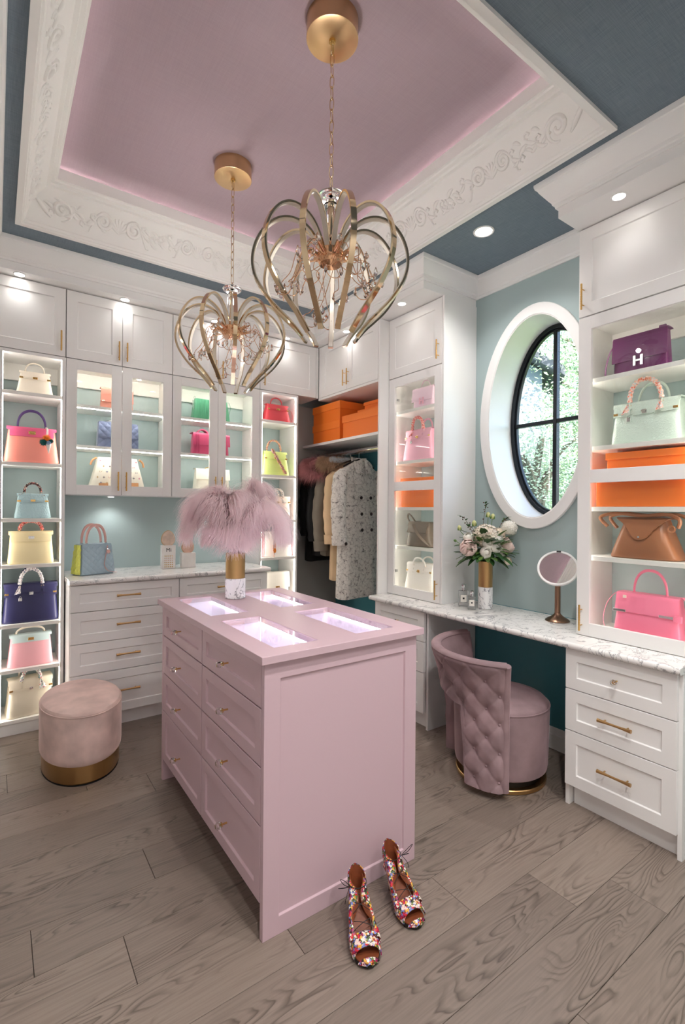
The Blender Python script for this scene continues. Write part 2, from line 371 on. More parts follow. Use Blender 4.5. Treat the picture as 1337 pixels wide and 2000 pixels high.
spotted('shoe_floral', [(214, 40, 56), (240, 234, 220), (150, 24, 84), (228, 170, 60), (120, 130, 196), (44, 30, 34), (238, 210, 200), (196, 30, 40), (90, 120, 60)], 150, (50, 34, 38), 0.4, 0.74, 0.012)
mat('shoe_lining', rgb(128, 66, 38), 0.5, vary=(40, 0.2))
mat('lace_cord', rgb(24, 18, 20), 0.6)

def lace():
    m = mat('lace', rgb(214, 208, 200), 0.8); nt = m.node_tree; p = nt.nodes['Principled BSDF']; tc = nd(nt, 'ShaderNodeTexCoord')
    nz = nd(nt, 'ShaderNodeTexNoise'); nz.inputs['Scale'].default_value = 16; nt.links.new(tc.outputs['Object'], nz.inputs['Vector'])
    va = nd(nt, 'ShaderNodeVectorMath', operation='MULTIPLY_ADD'); va.inputs[1].default_value = (0.06, 0.06, 0.06)
    nt.links.new(nz.outputs['Color'], va.inputs[0]); nt.links.new(tc.outputs['Object'], va.inputs[2])
    v = nd(nt, 'ShaderNodeTexVoronoi', feature='DISTANCE_TO_EDGE'); v.inputs['Scale'].default_value = 105; nt.links.new(va.outputs[0], v.inputs['Vector'])
    v2 = nd(nt, 'ShaderNodeTexVoronoi'); v2.inputs['Scale'].default_value = 42; nt.links.new(va.outputs[0], v2.inputs['Vector'])
    sp = nd(nt, 'ShaderNodeMath', operation='MULTIPLY'); sp.inputs[1].default_value = 0.85; nt.links.new(v2.outputs['Distance'], sp.inputs[0])
    ad = nd(nt, 'ShaderNodeMath', operation='ADD'); nt.links.new(v.outputs['Distance'], ad.inputs[0]); nt.links.new(sp.outputs[0], ad.inputs[1])
    nt.links.new(ramp(nt, ad.outputs[0], [(0.0, rgb(232, 228, 222)), (0.55, rgb(222, 217, 210)), (0.86, rgb(186, 180, 175)), (0.98, rgb(70, 66, 66))]), p.inputs['Base Color'])
    b = nd(nt, 'ShaderNodeBump'); b.invert = True; b.inputs['Strength'].default_value = 0.7; b.inputs['Distance'].default_value = 0.006
    nt.links.new(ad.outputs[0], b.inputs['Height']); nt.links.new(b.outputs[0], p.inputs['Normal'])
lace()
mat('trench', rgb(206, 178, 142), 0.75, vary=(5, 0.06))
mat('parka', rgb(112, 104, 92), 0.7, vary=(9, 0.12))
mat('wool_black', rgb(14, 13, 15), 0.85)
mat('fur_rose', rgb(178, 118, 120), 0.8, vary=(14, 0.25))
mat('fur_brown', rgb(168, 136, 108), 0.8, vary=(14, 0.3))
mat('fur_pale', rgb(214, 218, 222), 0.8, vary=(20, 0.15))
mat('fur_wine', rgb(96, 22, 34), 0.8, vary=(20, 0.25))
mat('button_dark', rgb(44, 26, 24), 0.3, coat=0.5)
mat('pom_orange', rgb(238, 138, 52), 0.9, vary=(80, 0.2))
mat('pom_teal', rgb(14, 86, 84), 0.9, vary=(80, 0.25))
mat('pom_blue', rgb(150, 178, 204), 0.9, vary=(80, 0.2))
mat('croc_mint', rgb(206, 222, 212), 0.25, coat=0.4, bump=('cell', 95, 0.5, 0.004))
mat('croc_lime', rgb(214, 232, 142), 0.3, coat=0.3, bump=('cell', 120, 0.4, 0.003))
mat('quilt_blue', rgb(112, 122, 154), 0.55, sheen=0.4)
mat('ostrich_blue', rgb(158, 184, 190), 0.4, coat=0.1, bump=('dots', 95, 0.7, 0.003))

# ================================================================== THE ROOM
XW, XE, YS, YN = -0.80, 2.75, -1.30, 3.965      # inner faces of the walls
ZC = 3.03                                        # blue ceiling
TX0, TX1, TY0, TY1 = 0.08, 2.10, 1.00, 3.31      # outline of the ceiling tray
ZP = 3.322                                       # pink panel

# floor: a dark bed and one board per plank
fl = struct(MB().box(XW - .1, YS - .1, -0.06, XE + .1, YN + .1, -0.013).build('floor', 'dark_gap'))
_joint = {1.135: 1.388, 0.936: 1.716, 1.737: 0.107, 1.536: 0.357, 2.942: 0.060, 2.540: 0.670, 2.741: 0.389, 1.335: 0.817, 0.736: 1.95}
def plank_mesh(l, w):
    return MB().box(0, 0, -0.012, l - 0.0016, w - 0.0014, 0.0).mesh('plank', 0)
_row = -1.272; rows = []
y = 1.135
while y > YS: y -= 0.2005
while y < YN - 0.01:
    y0, y1 = max(y, YS), min(y + 0.2005, YN)
    j0 = None
    for k, v in _joint.items():
        if abs(k - y) < 0.03: j0 = v
    if j0 is None: j0 = random.uniform(-0.5, 2.4)
    js = [j0]
    x = j0
    while x > XW: x -= random.choice((1.25, 1.55, 1.9)); js.insert(0, x)
    x = j0
    while x < XE: x += random.choice((1.35, 1.6, 1.9)); js.append(x)
    for a, b in zip(js, js[1:]):
        a, b = max(a, XW), min(b, XE)
        if b - a < 0.03: continue
        me = plank_mesh(b - a, y1 - y0)
        link('plank', me, 'oak', fl, 0.0012, (a, y0, 0))
    y += 0.2005

# walls
wa = struct(MB().box(XW - .1, YN, 0, XE + .3, YN + .1, 3.5).build('wall_back', 'wall_blue'))
struct(MB().box(XW - .1, YS - .1, 0, XW, YN, 3.5).build('wall_left', 'wall_plain'))
struct(MB().box(XW - .1, YS - .1, 0, XE + .3, YS, 3.5).build('wall_front', 'wall_plain'))
# wall with the oval opening: a rectangle with an oval hole, 0.24 deep
OY, OZ, OA, OB = 1.797, 2.017, 0.342, 0.640
def oval(a, b, n=72): return [(OY + a * math.cos(2*PI*k/n), OZ + b * math.sin(2*PI*k/n)) for k in range(n)]
def oval_wall(x0, x1, ya, yb, za, zb):
    n = 72; mb = MB(); inn = oval(OA, OB, n); out = []
    for k in range(n):
        c, s = math.cos(2*PI*k/n), math.sin(2*PI*k/n)
        t = min(((yb - OY) / c if c > 1e-6 else (ya - OY) / c if c < -1e-6 else 1e9), ((zb - OZ) / s if s > 1e-6 else (za - OZ) / s if s < -1e-6 else 1e9))
        out.append((OY + c * t, OZ + s * t))
    # snap the nearest ring points to the four corners
    for cy, cz in ((ya, za), (ya, zb), (yb, za), (yb, zb)):
        k = min(range(n), key=lambda q: (out[q][0] - cy) ** 2 + (out[q][1] - cz) ** 2); out[k] = (cy, cz)
    for x in (x0, x1):
        o = len(mb.v); mb.v += [(x, p[0], p[1]) for p in inn] + [(x, p[0], p[1]) for p in out]
        for k in range(n):
            j = (k + 1) % n; mb.f.append((o + k, o + j, o + n + j, o + n + k))
    for k in range(n):
        j = (k + 1) % n; mb.f.append((k, j, 2*n + j, 2*n + k)); mb.f.append((n + k, 3*n + k, 3*n + j, n + j))
    return mb
wb = struct(oval_wall(XE, XE + 0.30, 1.30, 2.30, 0.80, 3.05).build('wall_right', 'wall_blue'))
for nm, a in (('panel', (XE, 2.30, 0, XE + .30, YN + .1, 3.5)), ('panel', (XE, YS - .1, 0, XE + .30, 1.30, 3.5)), ('panel', (XE, 1.30, 3.05, XE + .30, 2.30, 3.5))):
    boxo('wall_segment', 'wall_blue', wb, *a)
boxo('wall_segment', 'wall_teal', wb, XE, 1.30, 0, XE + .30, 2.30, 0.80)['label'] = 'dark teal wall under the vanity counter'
# baseboard under the vanity
MBb = MB().prism([(0, 0), (0.018, 0), (0.018, 0.085), (0.012, 0.092), (0.012, 0.105), (0.006, 0.120), (0, 0.126)], 0, 0.94)
bb = struct(MBb.build('baseboard_right', 'white'));
bb.data.transform(Matrix(((-1, 0, 0, XE), (0, 1, 0, 1.315), (0, 0, 1, 0), (0, 0, 0, 1)))); bb.data.flip_normals()

# ceiling with the tray opening
ce = struct(MB().box(XW, YS, ZC, TX0, YN, ZC + .03).box(TX1, YS, ZC, XE, YN, ZC + .03).box(TX0, YS, ZC, TX1, TY0, ZC + .03).box(TX0, TY1, ZC, TX1, YN, ZC + .03).build('ceiling', 'grasscloth', angle=0))
pk = MB().box(TX0 - .16, TY0 - .16, ZP, TX1 + .16, TY1 + .16, ZP + .03).build('tray_panel', 'pink_cloth', ce, angle=0); pk['label'] = 'dusty pink recessed ceiling panel'
ts = MB()
q = .13
for a in ((TX0 - .03 - q, TY0 - .03 - q, ZC + .03, TX0 - q, TY1 + .03 + q, ZP), (TX1 + q, TY0 - .03 - q, ZC + .03, TX1 + .03 + q, TY1 + .03 + q, ZP), (TX0 - q, TY0 - .03 - q, ZC + .03, TX1 + q, TY0 - q, ZP), (TX0 - q, TY1 + q, ZC + .03, TX1 + q, TY1 + .03 + q, ZP)): ts.box(*a)
ts.build('tray_side', 'white_matte', ce, angle=0)

def rect_sweep(prof, x0, y0, x1, y1):
    """profile (inset, z) swept round a rectangle with mitred corners"""
    return MB().rings([[(x0 + i, y0 + i, z), (x1 - i, y0 + i, z), (x1 - i, y1 - i, z), (x0 + i, y1 - i, z)] for i, z in prof], cap=False)
COVE = [(0.052, 3.064), (0.062, 3.098), (0.080, 3.138), (0.104, 3.172), (0.132, 3.197)]
prof = [(0.0, ZC + .002), (0.0, 3.014), (0.028, 3.014), (0.031, 3.022), (0.037, 3.024), (0.040, 3.036), (0.046, 3.040)] + COVE + \
       [(0.137, 3.203), (0.139, 3.212), (0.156, 3.215), (0.160, 3.226), (0.176, 3.230), (0.180, 3.238), (0.190, 3.240), (0.190, 3.3023), (0.184, 3.3023), (0.184, 3.250), (-0.12, 3.250)]
tr = struct(rect_sweep(prof, TX0, TY0, TX1, TY1).build('trim_1', 'plaster', angle=28))
# light strips lying on the ledge behind the lip
zs = 3.2515
for a in ((TX0 - .110, TY0 - .09, TX0 - .094, TY1 + .09), (TX1 + .094, TY0 - .09, TX1 + .110, TY1 + .09), (TX0 - .09, TY0 - .110, TX1 + .09, TY0 - .094), (TX0 - .09, TY1 + .094, TX1 + .09, TY1 + .110)):
    boxo('light_strip', 'cove_strip', tr, a[0], a[1], zs, a[2], a[3], zs + .003)

# plaster relief on the cove -------------------------------------------------
def cove_at(side, s, t):
    """point and normal on the cove: side 0..3, s metres along the outer edge, t 0..1 across"""
    k = t * (len(COVE) - 1); i = min(int(k), len(COVE) - 2); f = k - i
    ins = COVE[i][0] * (1 - f) + COVE[i+1][0] * f; z = COVE[i][1] * (1 - f) + COVE[i+1][1] * f
    di, dz = COVE[i+1][0] - COVE[i][0], COVE[i+1][1] - COVE[i][1]; L = math.hypot(di, dz); n_in, n_z = dz / L, -di / L
    if side == 0: return Vector((TX0 + s, TY1 - ins, z)), Vector((0, -n_in, n_z)), Vector((1, 0, 0))
    if side == 1: return Vector((TX1 - ins, TY1 - s, z)), Vector((-n_in, 0, n_z)), Vector((0, -1, 0))
    if side == 2: return Vector((TX1 - s, TY0 + ins, z)), Vector((0, n_in, n_z)), Vector((-1, 0, 0))
    return Vector((TX0 + ins, TY0 + s, z)), Vector((n_in, 0, n_z)), Vector((0, 1, 0))
LEN = [TX1 - TX0, TY1 - TY0, TX1 - TX0, TY1 - TY0]
def relief(pts2, rad, side, s0, t0, name, n=6, mirror=1, sq=0.75):
    """a raised scroll: pts2 in metres (along, across) about (s0, t0)"""
    P = []; 
    for a, c in pts2:
        p, nn, _ = cove_at(side, min(max(s0 + mirror * a, 0.07), LEN[side] - 0.07), min(max(t0 + c / 0.16, 0.02), 0.98)); P.append(p - nn * 0.0008)
    mb = MB().tube(P, rad, n)
    return mb
def spiral(r0, turns, n=26, ph=0.0, flip=1):
    return [((r0 * (1 - 0.86 * k / n)) * math.cos(ph + flip * 2*PI*turns*k/n), (r0 * (1 - 0.86 * k / n)) * math.sin(ph + flip * 2*PI*turns*k/n)) for k in range(n + 1)]
def cluster(side, s0, size, seed):
    """rocaille: two C-scrolls, a shell and leaves, one relief per cluster"""
    rnd = random.Random(seed); mb = MB()
    for m in (1, -1):
        sp = spiral(0.030 * size, 1.6, ph=PI * .5, flip=m)
        pts = [(m * (0.055 * size) + x * 1.0, y + 0.012) for x, y in sp]
        lead = [(m * 0.055 * size + m * 0.01 * size * k, 0.012 + 0.03 * size - 0.0035 * k * k * size) for k in range(6, 0, -1)]
        q = lead + pts
        mb_ = relief(q, [0.0030 + 0.0062 * size * math.sin(PI * (i + 1) / (len(q) + 1)) for i in range(len(q))], side, s0, 0.45, 's'); mb.add(mb_.v, mb_.f)
        for k in range(5):                        # leaves trailing away
            a0 = m * (0.085 + 0.034 * k) * size; c0 = rnd.uniform(-0.02, 0.025)
            ln = 0.035 * size; up = rnd.choice((1, -1))
            q = [(a0 + m * ln * j / 6, c0 + up * 0.018 * size * math.sin(PI * .6 * j / 6)) for j in range(7)]
            b = relief(q, [0.0012 + 0.0085 * size * math.sin(PI * (j + .5) / 7) * (1 - .4 * j / 6) for j in range(7)], side, s0, 0.45, 'l'); mb.add(b.v, b.f)
            q = [(a0 + m * 0.01 + 0.010 * size * math.cos(t * 1.2), c0 - up * 0.016 + 0.010 * size * math.sin(t * 1.2)) for t in range(5)]
            b = relief(q, [0.0050 * size - 0.0006 * t for t in range(5)], side, s0, 0.45, 'c'); mb.add(b.v, b.f)
    for k in range(-3, 4):                        # shell fan in the middle
        an = k * 0.33
        q = [(math.sin(an) * 0.042 * size * j / 5, -0.022 + math.cos(an) * 0.05 * size * j / 5) for j in range(6)]
        b = relief(q, [0.0015 + 0.0062 * size * math.sin(PI * (j + .6) / 6.4) for j in range(6)], side, s0, 0.42, 'f'); mb.add(b.v, b.f)
    o = mb.build('scroll_ornament', 'plaster', tr, angle=60)
    return o
for sd in range(4):
    L = LEN[sd]; n = 3
    for k in range(n):
        c = L * (.26 + .24 * k) if L < 2.1 else L * (0.25 + .25 * k)
        cluster(sd, c, 1.35 if (k + sd) % 2 else 1.55, sd * 10 + k)
    for k, s0 in enumerate((0.22, L - 0.22)):     # corner pieces: a large C-scroll with crest on each side of the mitre
        m = 1 if k == 0 else -1; mb = MB()
        sp = spiral(0.058, 1.35, 34, ph=-PI * .5, flip=m); pts = [(x, y * .95) for x, y in sp]
        b = relief(pts, [0.004 + 0.010 * math.sin(PI * (i + 1) / (len(pts) + 1)) for i in range(len(pts))], sd, s0, 0.46, 'cs'); mb.add(b.v, b.f)
        for q_ in range(7):
            a0 = m * (0.055 + 0.025 * q_); c0 = 0.03 * math.sin(q_ * 1.7)
            q = [(a0 + m * 0.034 * j / 6, c0 + 0.02 * math.sin(PI * .6 * j / 6) * (1 if q_ % 2 else -1)) for j in range(7)]
            b = relief(q, [0.0015 + 0.0095 * math.sin(PI * (j + .5) / 7) * (1 - .4 * j / 6) for j in range(7)], sd, s0, 0.46, 'l'); mb.add(b.v, b.f)
        q = [(-m * (0.05 + 0.012 * j), -0.05 + 0.012 * j) for j in range(8)]
        b = relief(q, [0.003 + 0.010 * math.sin(PI * (j + .5) / 8) for j in range(8)], sd, s0, 0.46, 'k'); mb.add(b.v, b.f)
        mb.build('corner_ornament', 'plaster', tr, angle=60)

# soffits with crown mouldings -----------------------------------------------
SZ = 2.857
CROWN = [(0.0, 2.905), (0.010, 2.905), (0.012, 2.918), (0.020, 2.922), (0.024, 2.935), (0.030, 2.940), (0.046, 2.962), (0.066, 2.990), (0.070, 3.003), (0.078, 3.006), (0.082, 3.018), (0.082, ZC - .001)]
def crown_path(name, path, prof, mat_='white', close_ends=True):
    """path of (x, y, outward dx, outward dy at the vertex already mitred)"""
    mb = MB(); m = len(prof)
    rs = [[(x + dx * o, y + dy * o, z) for o, z in prof] + [(x, y, ZC - .001)] for x, y, dx, dy in path]
    mb.rings(rs, cap=close_ends)
    return struct(mb.build(name, mat_, angle=28))
# soffit masses
boxo_ = lambda n, *a: struct(MB().box(*a).build(n, 'white', None, 0.002))
boxo_('soffit_back', -0.06, 3.560, SZ, XE, YN, ZC)
boxo_('soffit_right', 2.235, 2.263, SZ, XE, 3.560, ZC)
boxo_('soffit_corner', 2.235, YS, SZ, XE, 1.342, ZC)
boxo_('soffit_left', XW, YS, SZ, -0.06, YN, ZC)
crown_path('trim_2', [(-0.06, 3.56, 1, -1), (2.235, 3.56, -1, -1), (2.235, 2.263, -1, -1), (2.75, 2.263, -1, -1), (2.75, 1.342, -1, 1), (2.235, 1.342, -1, 1), (2.235, YS, -1, 0)], CROWN)
crown_path('trim_3', [(-0.06, YS, 1, 0), (-0.06, 3.56, 1, -1)], CROWN)
# thin fascia bead under each crown
# downlights ------------------------------------------------------------------
def downlight(x, y, z, label, r, power, spot=1.15, blend=0.5, group=None, tilt=(0, 0)):
    t = thing('downlight', label, 'downlight', (x, y, z), 0, group)
    MB().lathe([(r * .78, -0.0005), (r * .84, -0.004), (r, -0.004), (r * 1.02, -0.001), (r * 1.02, 0.0)], 28).build('ring', 'white', t)
    MB().lathe([(r * .76, -0.0022), (r * .76, -0.001)], 28).build('lens', 'lamp_lens', t)
    ld = bpy.data.lights.new('lamp', 'SPOT'); ld.energy = power; ld.spot_size = spot; ld.spot_blend = blend; ld.shadow_soft_size = r * .7; ld.color = (1, 0.972, 0.94)
    lo = bpy.data.objects.new('lamp', ld); COL.objects.link(lo); lo.parent = t; lo.location = (0, 0, -0.012); lo.rotation_euler = (tilt[0], tilt[1], 0)
    return t
downlight(2.276, 1.823, ZC, 'large bright round downlight in the blue ceiling beside the oval window', 0.058, P_CEIL * .4, 2.3, 0.8)
gl = 'added ceiling downlights out of view'  # added lamps out of view, placed to brighten the floor and island
for x, y, lb in ((1.75, 0.35, 'added unseen downlight in the blue ceiling nearest the right-hand drawers'), (0.85, 0.35, 'added unseen downlight in the blue ceiling in front of the island end'), (0.10, -0.35, 'added unseen downlight in the blue ceiling behind the camera, left'), (1.3, -0.65, 'added unseen downlight in the blue ceiling behind the camera, middle')):
    downlight(x, y, ZC, lb, 0.058, P_CEIL * (.62 if x > 1.5 else 1.05), 2.3, 0.8, gl)
for x, y, lb in ((0.113, 3.607, 'small recessed downlight above the cabinet at far left'), (0.718, 3.607, 'small recessed downlight above the first pair of upper doors'), (1.36, 3.607, 'small recessed downlight in the soffit behind the small chandelier'),
                 (1.977, 3.607, 'small recessed downlight in the soffit next to the inside corner'), (2.287, 3.18, 'small recessed downlight above the coat closet doors'), (2.287, 2.525, 'small recessed downlight left of the oval window soffit'), (2.297, 1.085, 'small recessed downlight above the tall cabinet at the right edge')):
    downlight(x, y, SZ, lb, 0.032, P_SOFFIT, 2.2, 1.0, 'soffit downlights')

# oval window -----------------------------------------------------------------
wn = thing('window_1', 'oval window with black cross bars and wide white casing', 'window', (XE, OY, OZ)); wn['kind'] = 'structure'
def oring(x0, x1, a0, b0, a1, b1, n=72):
    rs = []
    for x, a, b in ((x0, a0, b0), (x0, a1, b1), (x1, a1, b1), (x1, a0, b0)): rs.append([(x, a * math.cos(2*PI*k/n), b * math.sin(2*PI*k/n)) for k in range(n)])
    return MB().rings(rs, cap=False, close=True)
oring(-0.024, -0.001, OA - .006, OB - .006, OA + .063, OB + .063).build('casing', 'white', wn, 0.004)
oring(-0.020, 0.29, OA - .010, OB - .010, OA - .001, OB - .001).build('reveal', 'white', wn)
XF = 0.215
oring(XF, XF + .05, OA - .040, OB - .040, OA - .011, OB - .011).build('black_frame', 'black_metal', wn, 0.003)
oring(XF + .012, XF + .04, OA - .052, OB - .052, OA - .040, OB - .040).build('inner_bead', 'black_metal', wn, 0.002)
boxo('mullion', 'black_metal', wn, XF + .005, -0.013, -OB + .05, XF + .045, 0.013, OB - .05, 0.003)
for s in (-1, 1):
    boxo('glazing_bar', 'black_metal', wn, XF + .006, min(s * .0135, s * (OA - .05)), -0.012, XF + .044, max(s * .0135, s * (OA - .05)), 0.012, 0.003)
a, b = OA - .045, OB - .045
for sy in (1, -1):
    for sz in (1, -1):
        pl = [(0.0135 * sy, 0.0125 * sz)] + [(sy * max(a * math.cos(t * PI / 24), .0135), sz * max(b * math.sin(t * PI / 24), .0125)) for t in range(13)]
        MB().rings([[(XF + .022, p[0], p[1]) for p in pl], [(XF + .026, p[0], p[1]) for p in pl]]).build('pane', 'glass_pane', wn, angle=0)

# ================================================================== CABINETS
def frame_mb(w, h, t, st, recess=0.007, holes=None, slope=0.004):
    """shaker front, x 0..w, z 0..h, front at y=0; holes: list of (z0, z1) openings; None = one recessed panel"""
    mb = MB()
    if holes is None:
        x0, x1, z0, z1 = st, w - st, st, h - st
        o = [(0, 0, 0), (w, 0, 0), (w, 0, h), (0, 0, h)]; i = [(x0, 0, z0), (x1, 0, z0), (x1, 0, z1), (x0, 0, z1)]
        p = [(x0 + slope, recess, z0 + slope), (x1 - slope, recess, z0 + slope), (x1 - slope, recess, z1 - slope), (x0 + slope, recess, z1 - slope)]
        b = [(0, t, 0), (w, t, 0), (w, t, h), (0, t, h)]
        mb.v = o + i + p + b
        for k in range(4):
            j = (k + 1) % 4
            mb.f += [(k, j, 4 + j, 4 + k), (4 + k, 4 + j, 8 + j, 8 + k), (k, 12 + k, 12 + j, j)]
        mb.f += [(8, 9, 10, 11), (12, 15, 14, 13)]
    else:
        x0, x1 = st, w - st
        mb.box(0, 0, 0, x0, t, h); mb.box(x1, 0, 0, w, t, h)
        zs_ = [0] + [z for q in holes for z in q] + [h]
        for k in range(0, len(zs_), 2): mb.box(x0 - .0005, 0.0002, zs_[k], x1 + .0005, t - .0002, zs_[k + 1])
    return mb
_cache = {}
def pull_mesh(l):
    if ('pull', l) not in _cache:
        mb = MB(); n = 22
        mb.lathe([(0.0044 + (0.0008 if k % 2 else 0) , l * k / n) for k in range(n + 1)], 10)
        for z in (l * .2, l * .8): mb.tube([(0, 0, z), (0, 0.026, z)], 0.0028, 8)
        _cache[('pull', l)] = mb.mesh('handle', 60)
    return _cache[('pull', l)]
def bar_mesh(l):
    if ('bar', l) not in _cache:
        mb = MB(); P = [(l * (k / 16 - .5), -0.026, 0) for k in range(17)]
        mb.tube(P, [0.0052 + 0.0034 * abs(2 * k / 16 - 1) ** 2 for k in range(17)], 12)
        for x in (-l * .34, l * .34): mb.tube([(x, -0.026, 0), (x, 0, 0)], 0.0036, 8)
        _cache[('bar', l)] = mb.mesh('handle', 50)
    return _cache[('bar', l)]
def vpull(parent, x, z, l=0.13, y=-0.026):
    return link('handle', pull_mesh(l), 'gold_knurled', parent, 0, (x, y, z), 'slim gold bar pull')
def knob(parent, x, y, z):
    if 'knob' not in _cache:
        s = MB().tube([(0, 0, 0), (0, -0.030, 0)], 0.0036, 8).tube([(0, -0.020, 0), (0, -0.024, 0)], 0.0085, 10); _cache['knob'] = s.mesh('knob_stem', 50)
        b = MB().rings([[(r * math.cos(2*PI*j/6), yy, r * math.sin(2*PI*j/6)) for j in range(6)] for r, yy in ((0.009, -0.025), (0.013, -0.028), (0.013, -0.040), (0.009, -0.045))]); _cache['knobc'] = b.mesh('crystal', 0)
    k = link('knob', _cache['knob'], 'gold', parent, 0, (x, y, z), 'clear crystal knob on a gold stem')
    link('knob_crystal', _cache['knobc'], 'acrylic', k)
    return k
def door(parent, x0, x1, z0, z1, kind='solid', hx=None, hz=None, st=0.064, rails=None, g=0.0015):
    w, h = x1 - x0 - 2*g, z1 - z0 - 2*g
    if kind == 'solid': d = frame_mb(w, h, 0.02, st).build('door', 'white', parent, 0.0012, loc=(x0 + g, 0, z0 + g))
    else:
        holes = rails or [(st, h - st)]
        d = frame_mb(w, h, 0.02, st, holes=holes).build('door', 'white', parent, 0.0012, loc=(x0 + g, 0, z0 + g))
        for a, b in holes: boxo('glass_pane', 'glass_pane', d, st - .004, 0.010, a - .004, w - st + .004, 0.013, b + .004)
    if hx is not None: vpull(d, hx - x0, hz - z0)
    return d
def rot_side(side): return 0.0 if side == 'A' else -PI / 2
def cab_loc(side, along, front): return (along, front, 0) if side == 'A' else (front, along, 0)

def upper_cab(name, label, side, along, front, w, doors, z0=2.408, z1=2.853, depth=0.30, handles=()):
    t = thing(name, label, 'cabinet', cab_loc(side, along, front), rot_side(side), 'solid upper cabinets')
    boxo('body', 'white', t, 0.001, 0.021, z0, w - .001, depth, z1)
    if doors[0][0] > .01: boxo('filler_strip', 'white', t, 0.001, 0.001, z0, doors[0][0] - .001, 0.0205, z1)
    if doors[-1][1] < w - .01: boxo('filler_strip', 'white', t, doors[-1][1] + .001, 0.001, z0, w - .001, 0.0205, z1)
    for (a, b), h in zip(doors, handles):
        door(t, a, b, z0, z1, 'solid', h, z0 + 0.03)
    return t
FA, FB, FC = 3.655, 2.42, 2.33
upper_cab('upper_cabinet', 'white single-door upper cabinet above the open shelf tower at the left edge', 'A', -0.20, FA, 0.570, [(0, 0.570)], handles=[0.541])
upper_cab('upper_cabinet', 'white two-door upper cabinet above the glass cabinet with the monogram bag', 'A', 0.372, FA, 0.685, [(0, 0.342), (0.342, 0.685)], handles=[0.316, 0.368])
upper_cab('upper_cabinet', 'white two-door upper cabinet behind the small chandelier', 'A', 1.058, FA, 0.703, [(0, 0.349), (0.349, 0.703)], handles=[0.323, 0.375])
upper_cab('upper_cabinet', 'white single-door upper cabinet above the red handbag, beside the inside corner', 'A', 1.762, FA, 0.5665, [(0, 0.540)], handles=[0.030])
upper_cab('upper_cabinet', 'white two-door upper cabinet over the coat closet', 'B', 3.653, FC, 0.823, [(0.024, 0.423), (0.423, 0.823)], depth=0.40, handles=[0.397, 0.449])
upper_cab('upper_cabinet', 'white single-door upper cabinet between the coat closet and the oval window', 'B', 2.808, FB, 0.535, [(0, 0.535)], depth=0.325, handles=[0.506])
upper_cab('upper_cabinet', 'white single-door upper cabinet at the top right edge', 'B', 1.337, FB, 0.548, [(0, 0.548)], depth=0.325, handles=[0.026])

def shelf_tower(label, x0, w, zs_, top, panel_l, panel_r):
    t = thing('shelf_tower', label, 'shelf unit', (x0, FA, 0), 0, 'open shelf towers')
    boxo('side_panel', 'white', t, 0, 0, 0, panel_l, 0.305, top, 0.001)
    boxo('side_panel', 'white', t, w - panel_r, 0, 0, w, 0.305, top, 0.001)
    boxo('top_panel', 'white', t, panel_l, 0, top - .02, w - panel_r, 0.305, top, 0.001)
    boxo('back_rail', 'shelf_white', t, panel_l, 0.285, top - .13, w - panel_r, 0.304, top - .02)
    boxo('kick_board', 'white', t, panel_l, 0.012, 0.0, w - panel_r, 0.03, zs_[-1] - .022)
    for k, z in enumerate(zs_):
        s = boxo('shelf', 'shelf_white', t, panel_l + .001, 0.006 if k < len(zs_) - 1 else 0.001, z - 0.022, w - panel_r - .001, 0.300, z, 0.001)
    zz = [top - .02] + list(zs_)
    for a, b in zip(zz[1:], zz):
        for xx in (panel_l + .0005, w - panel_r - .0045):
            boxo('led_strip', 'led', t, xx, 0.004, a + .004, xx + .004, 0.016, b - .026 if b != zz[0] else b - .004)
    return t
Z_T1 = [2.150, 1.706, 1.352, 1.062, 0.690, 0.408, 0.095]
shelf_tower('open white shelf tower full of handbags at the left edge', 0.0, 0.371, Z_T1, 2.405, 0.031, 0.021)
Z_T2 = [2.168, 1.712, 1.338, 1.022, 0.680, 0.360, 0.095]
shelf_tower('open white shelf tower with the red handbag on top, beside the coat closet', 1.762, 0.361, Z_T2, 2.405, 0.021, 0.018)

def glass_cab(label, x0, w, split, shelves):
    z0, z1 = 1.510, 2.405
    t = thing('display_cabinet', label, 'cabinet', (x0, FA, 0), 0, 'glazed wall cabinets')
    boxo('side_panel', 'shelf_white', t, 0.001, 0.021, z0, 0.019, 0.305, z1); boxo('side_panel', 'shelf_white', t, w - .019, 0.021, z0, w - .001, 0.305, z1)
    boxo('top_panel', 'shelf_white', t, 0.019, 0.021, z1 - .02, w - .019, 0.305, z1); boxo('bottom_panel', 'white', t, 0.019, 0.021, z0, w - .019, 0.305, z0 + .062)
    boxo('back_rail', 'shelf_white', t, 0.019, 0.288, z1 - .12, w - .019, 0.304, z1 - .02)
    for z in shelves: boxo('shelf', 'shelf_white', t, 0.0195, 0.035, z - .02, w - .0195, 0.300, z, 0.001)
    for z in [z1 - .02] + [s - .02 for s in shelves]: boxo('led_strip', 'led_shelf', t, 0.03, 0.040, z - .004, w - .03, 0.048, z - .0002)
    door(t, 0, split, z0, z1, 'glass', split - .026, z0 + .03); door(t, split, w, z0, z1, 'glass', split + .026, z0 + .03)
    return t
glass_cab('white glazed wall cabinet with the monogram bag, next to the left shelf tower', 0.372, 0.685, 0.342, (2.118, 1.846))
glass_cab('white glazed wall cabinet with the green and magenta bags, behind the feathers', 1.058, 0.703, 0.349, (2.118, 1.846))
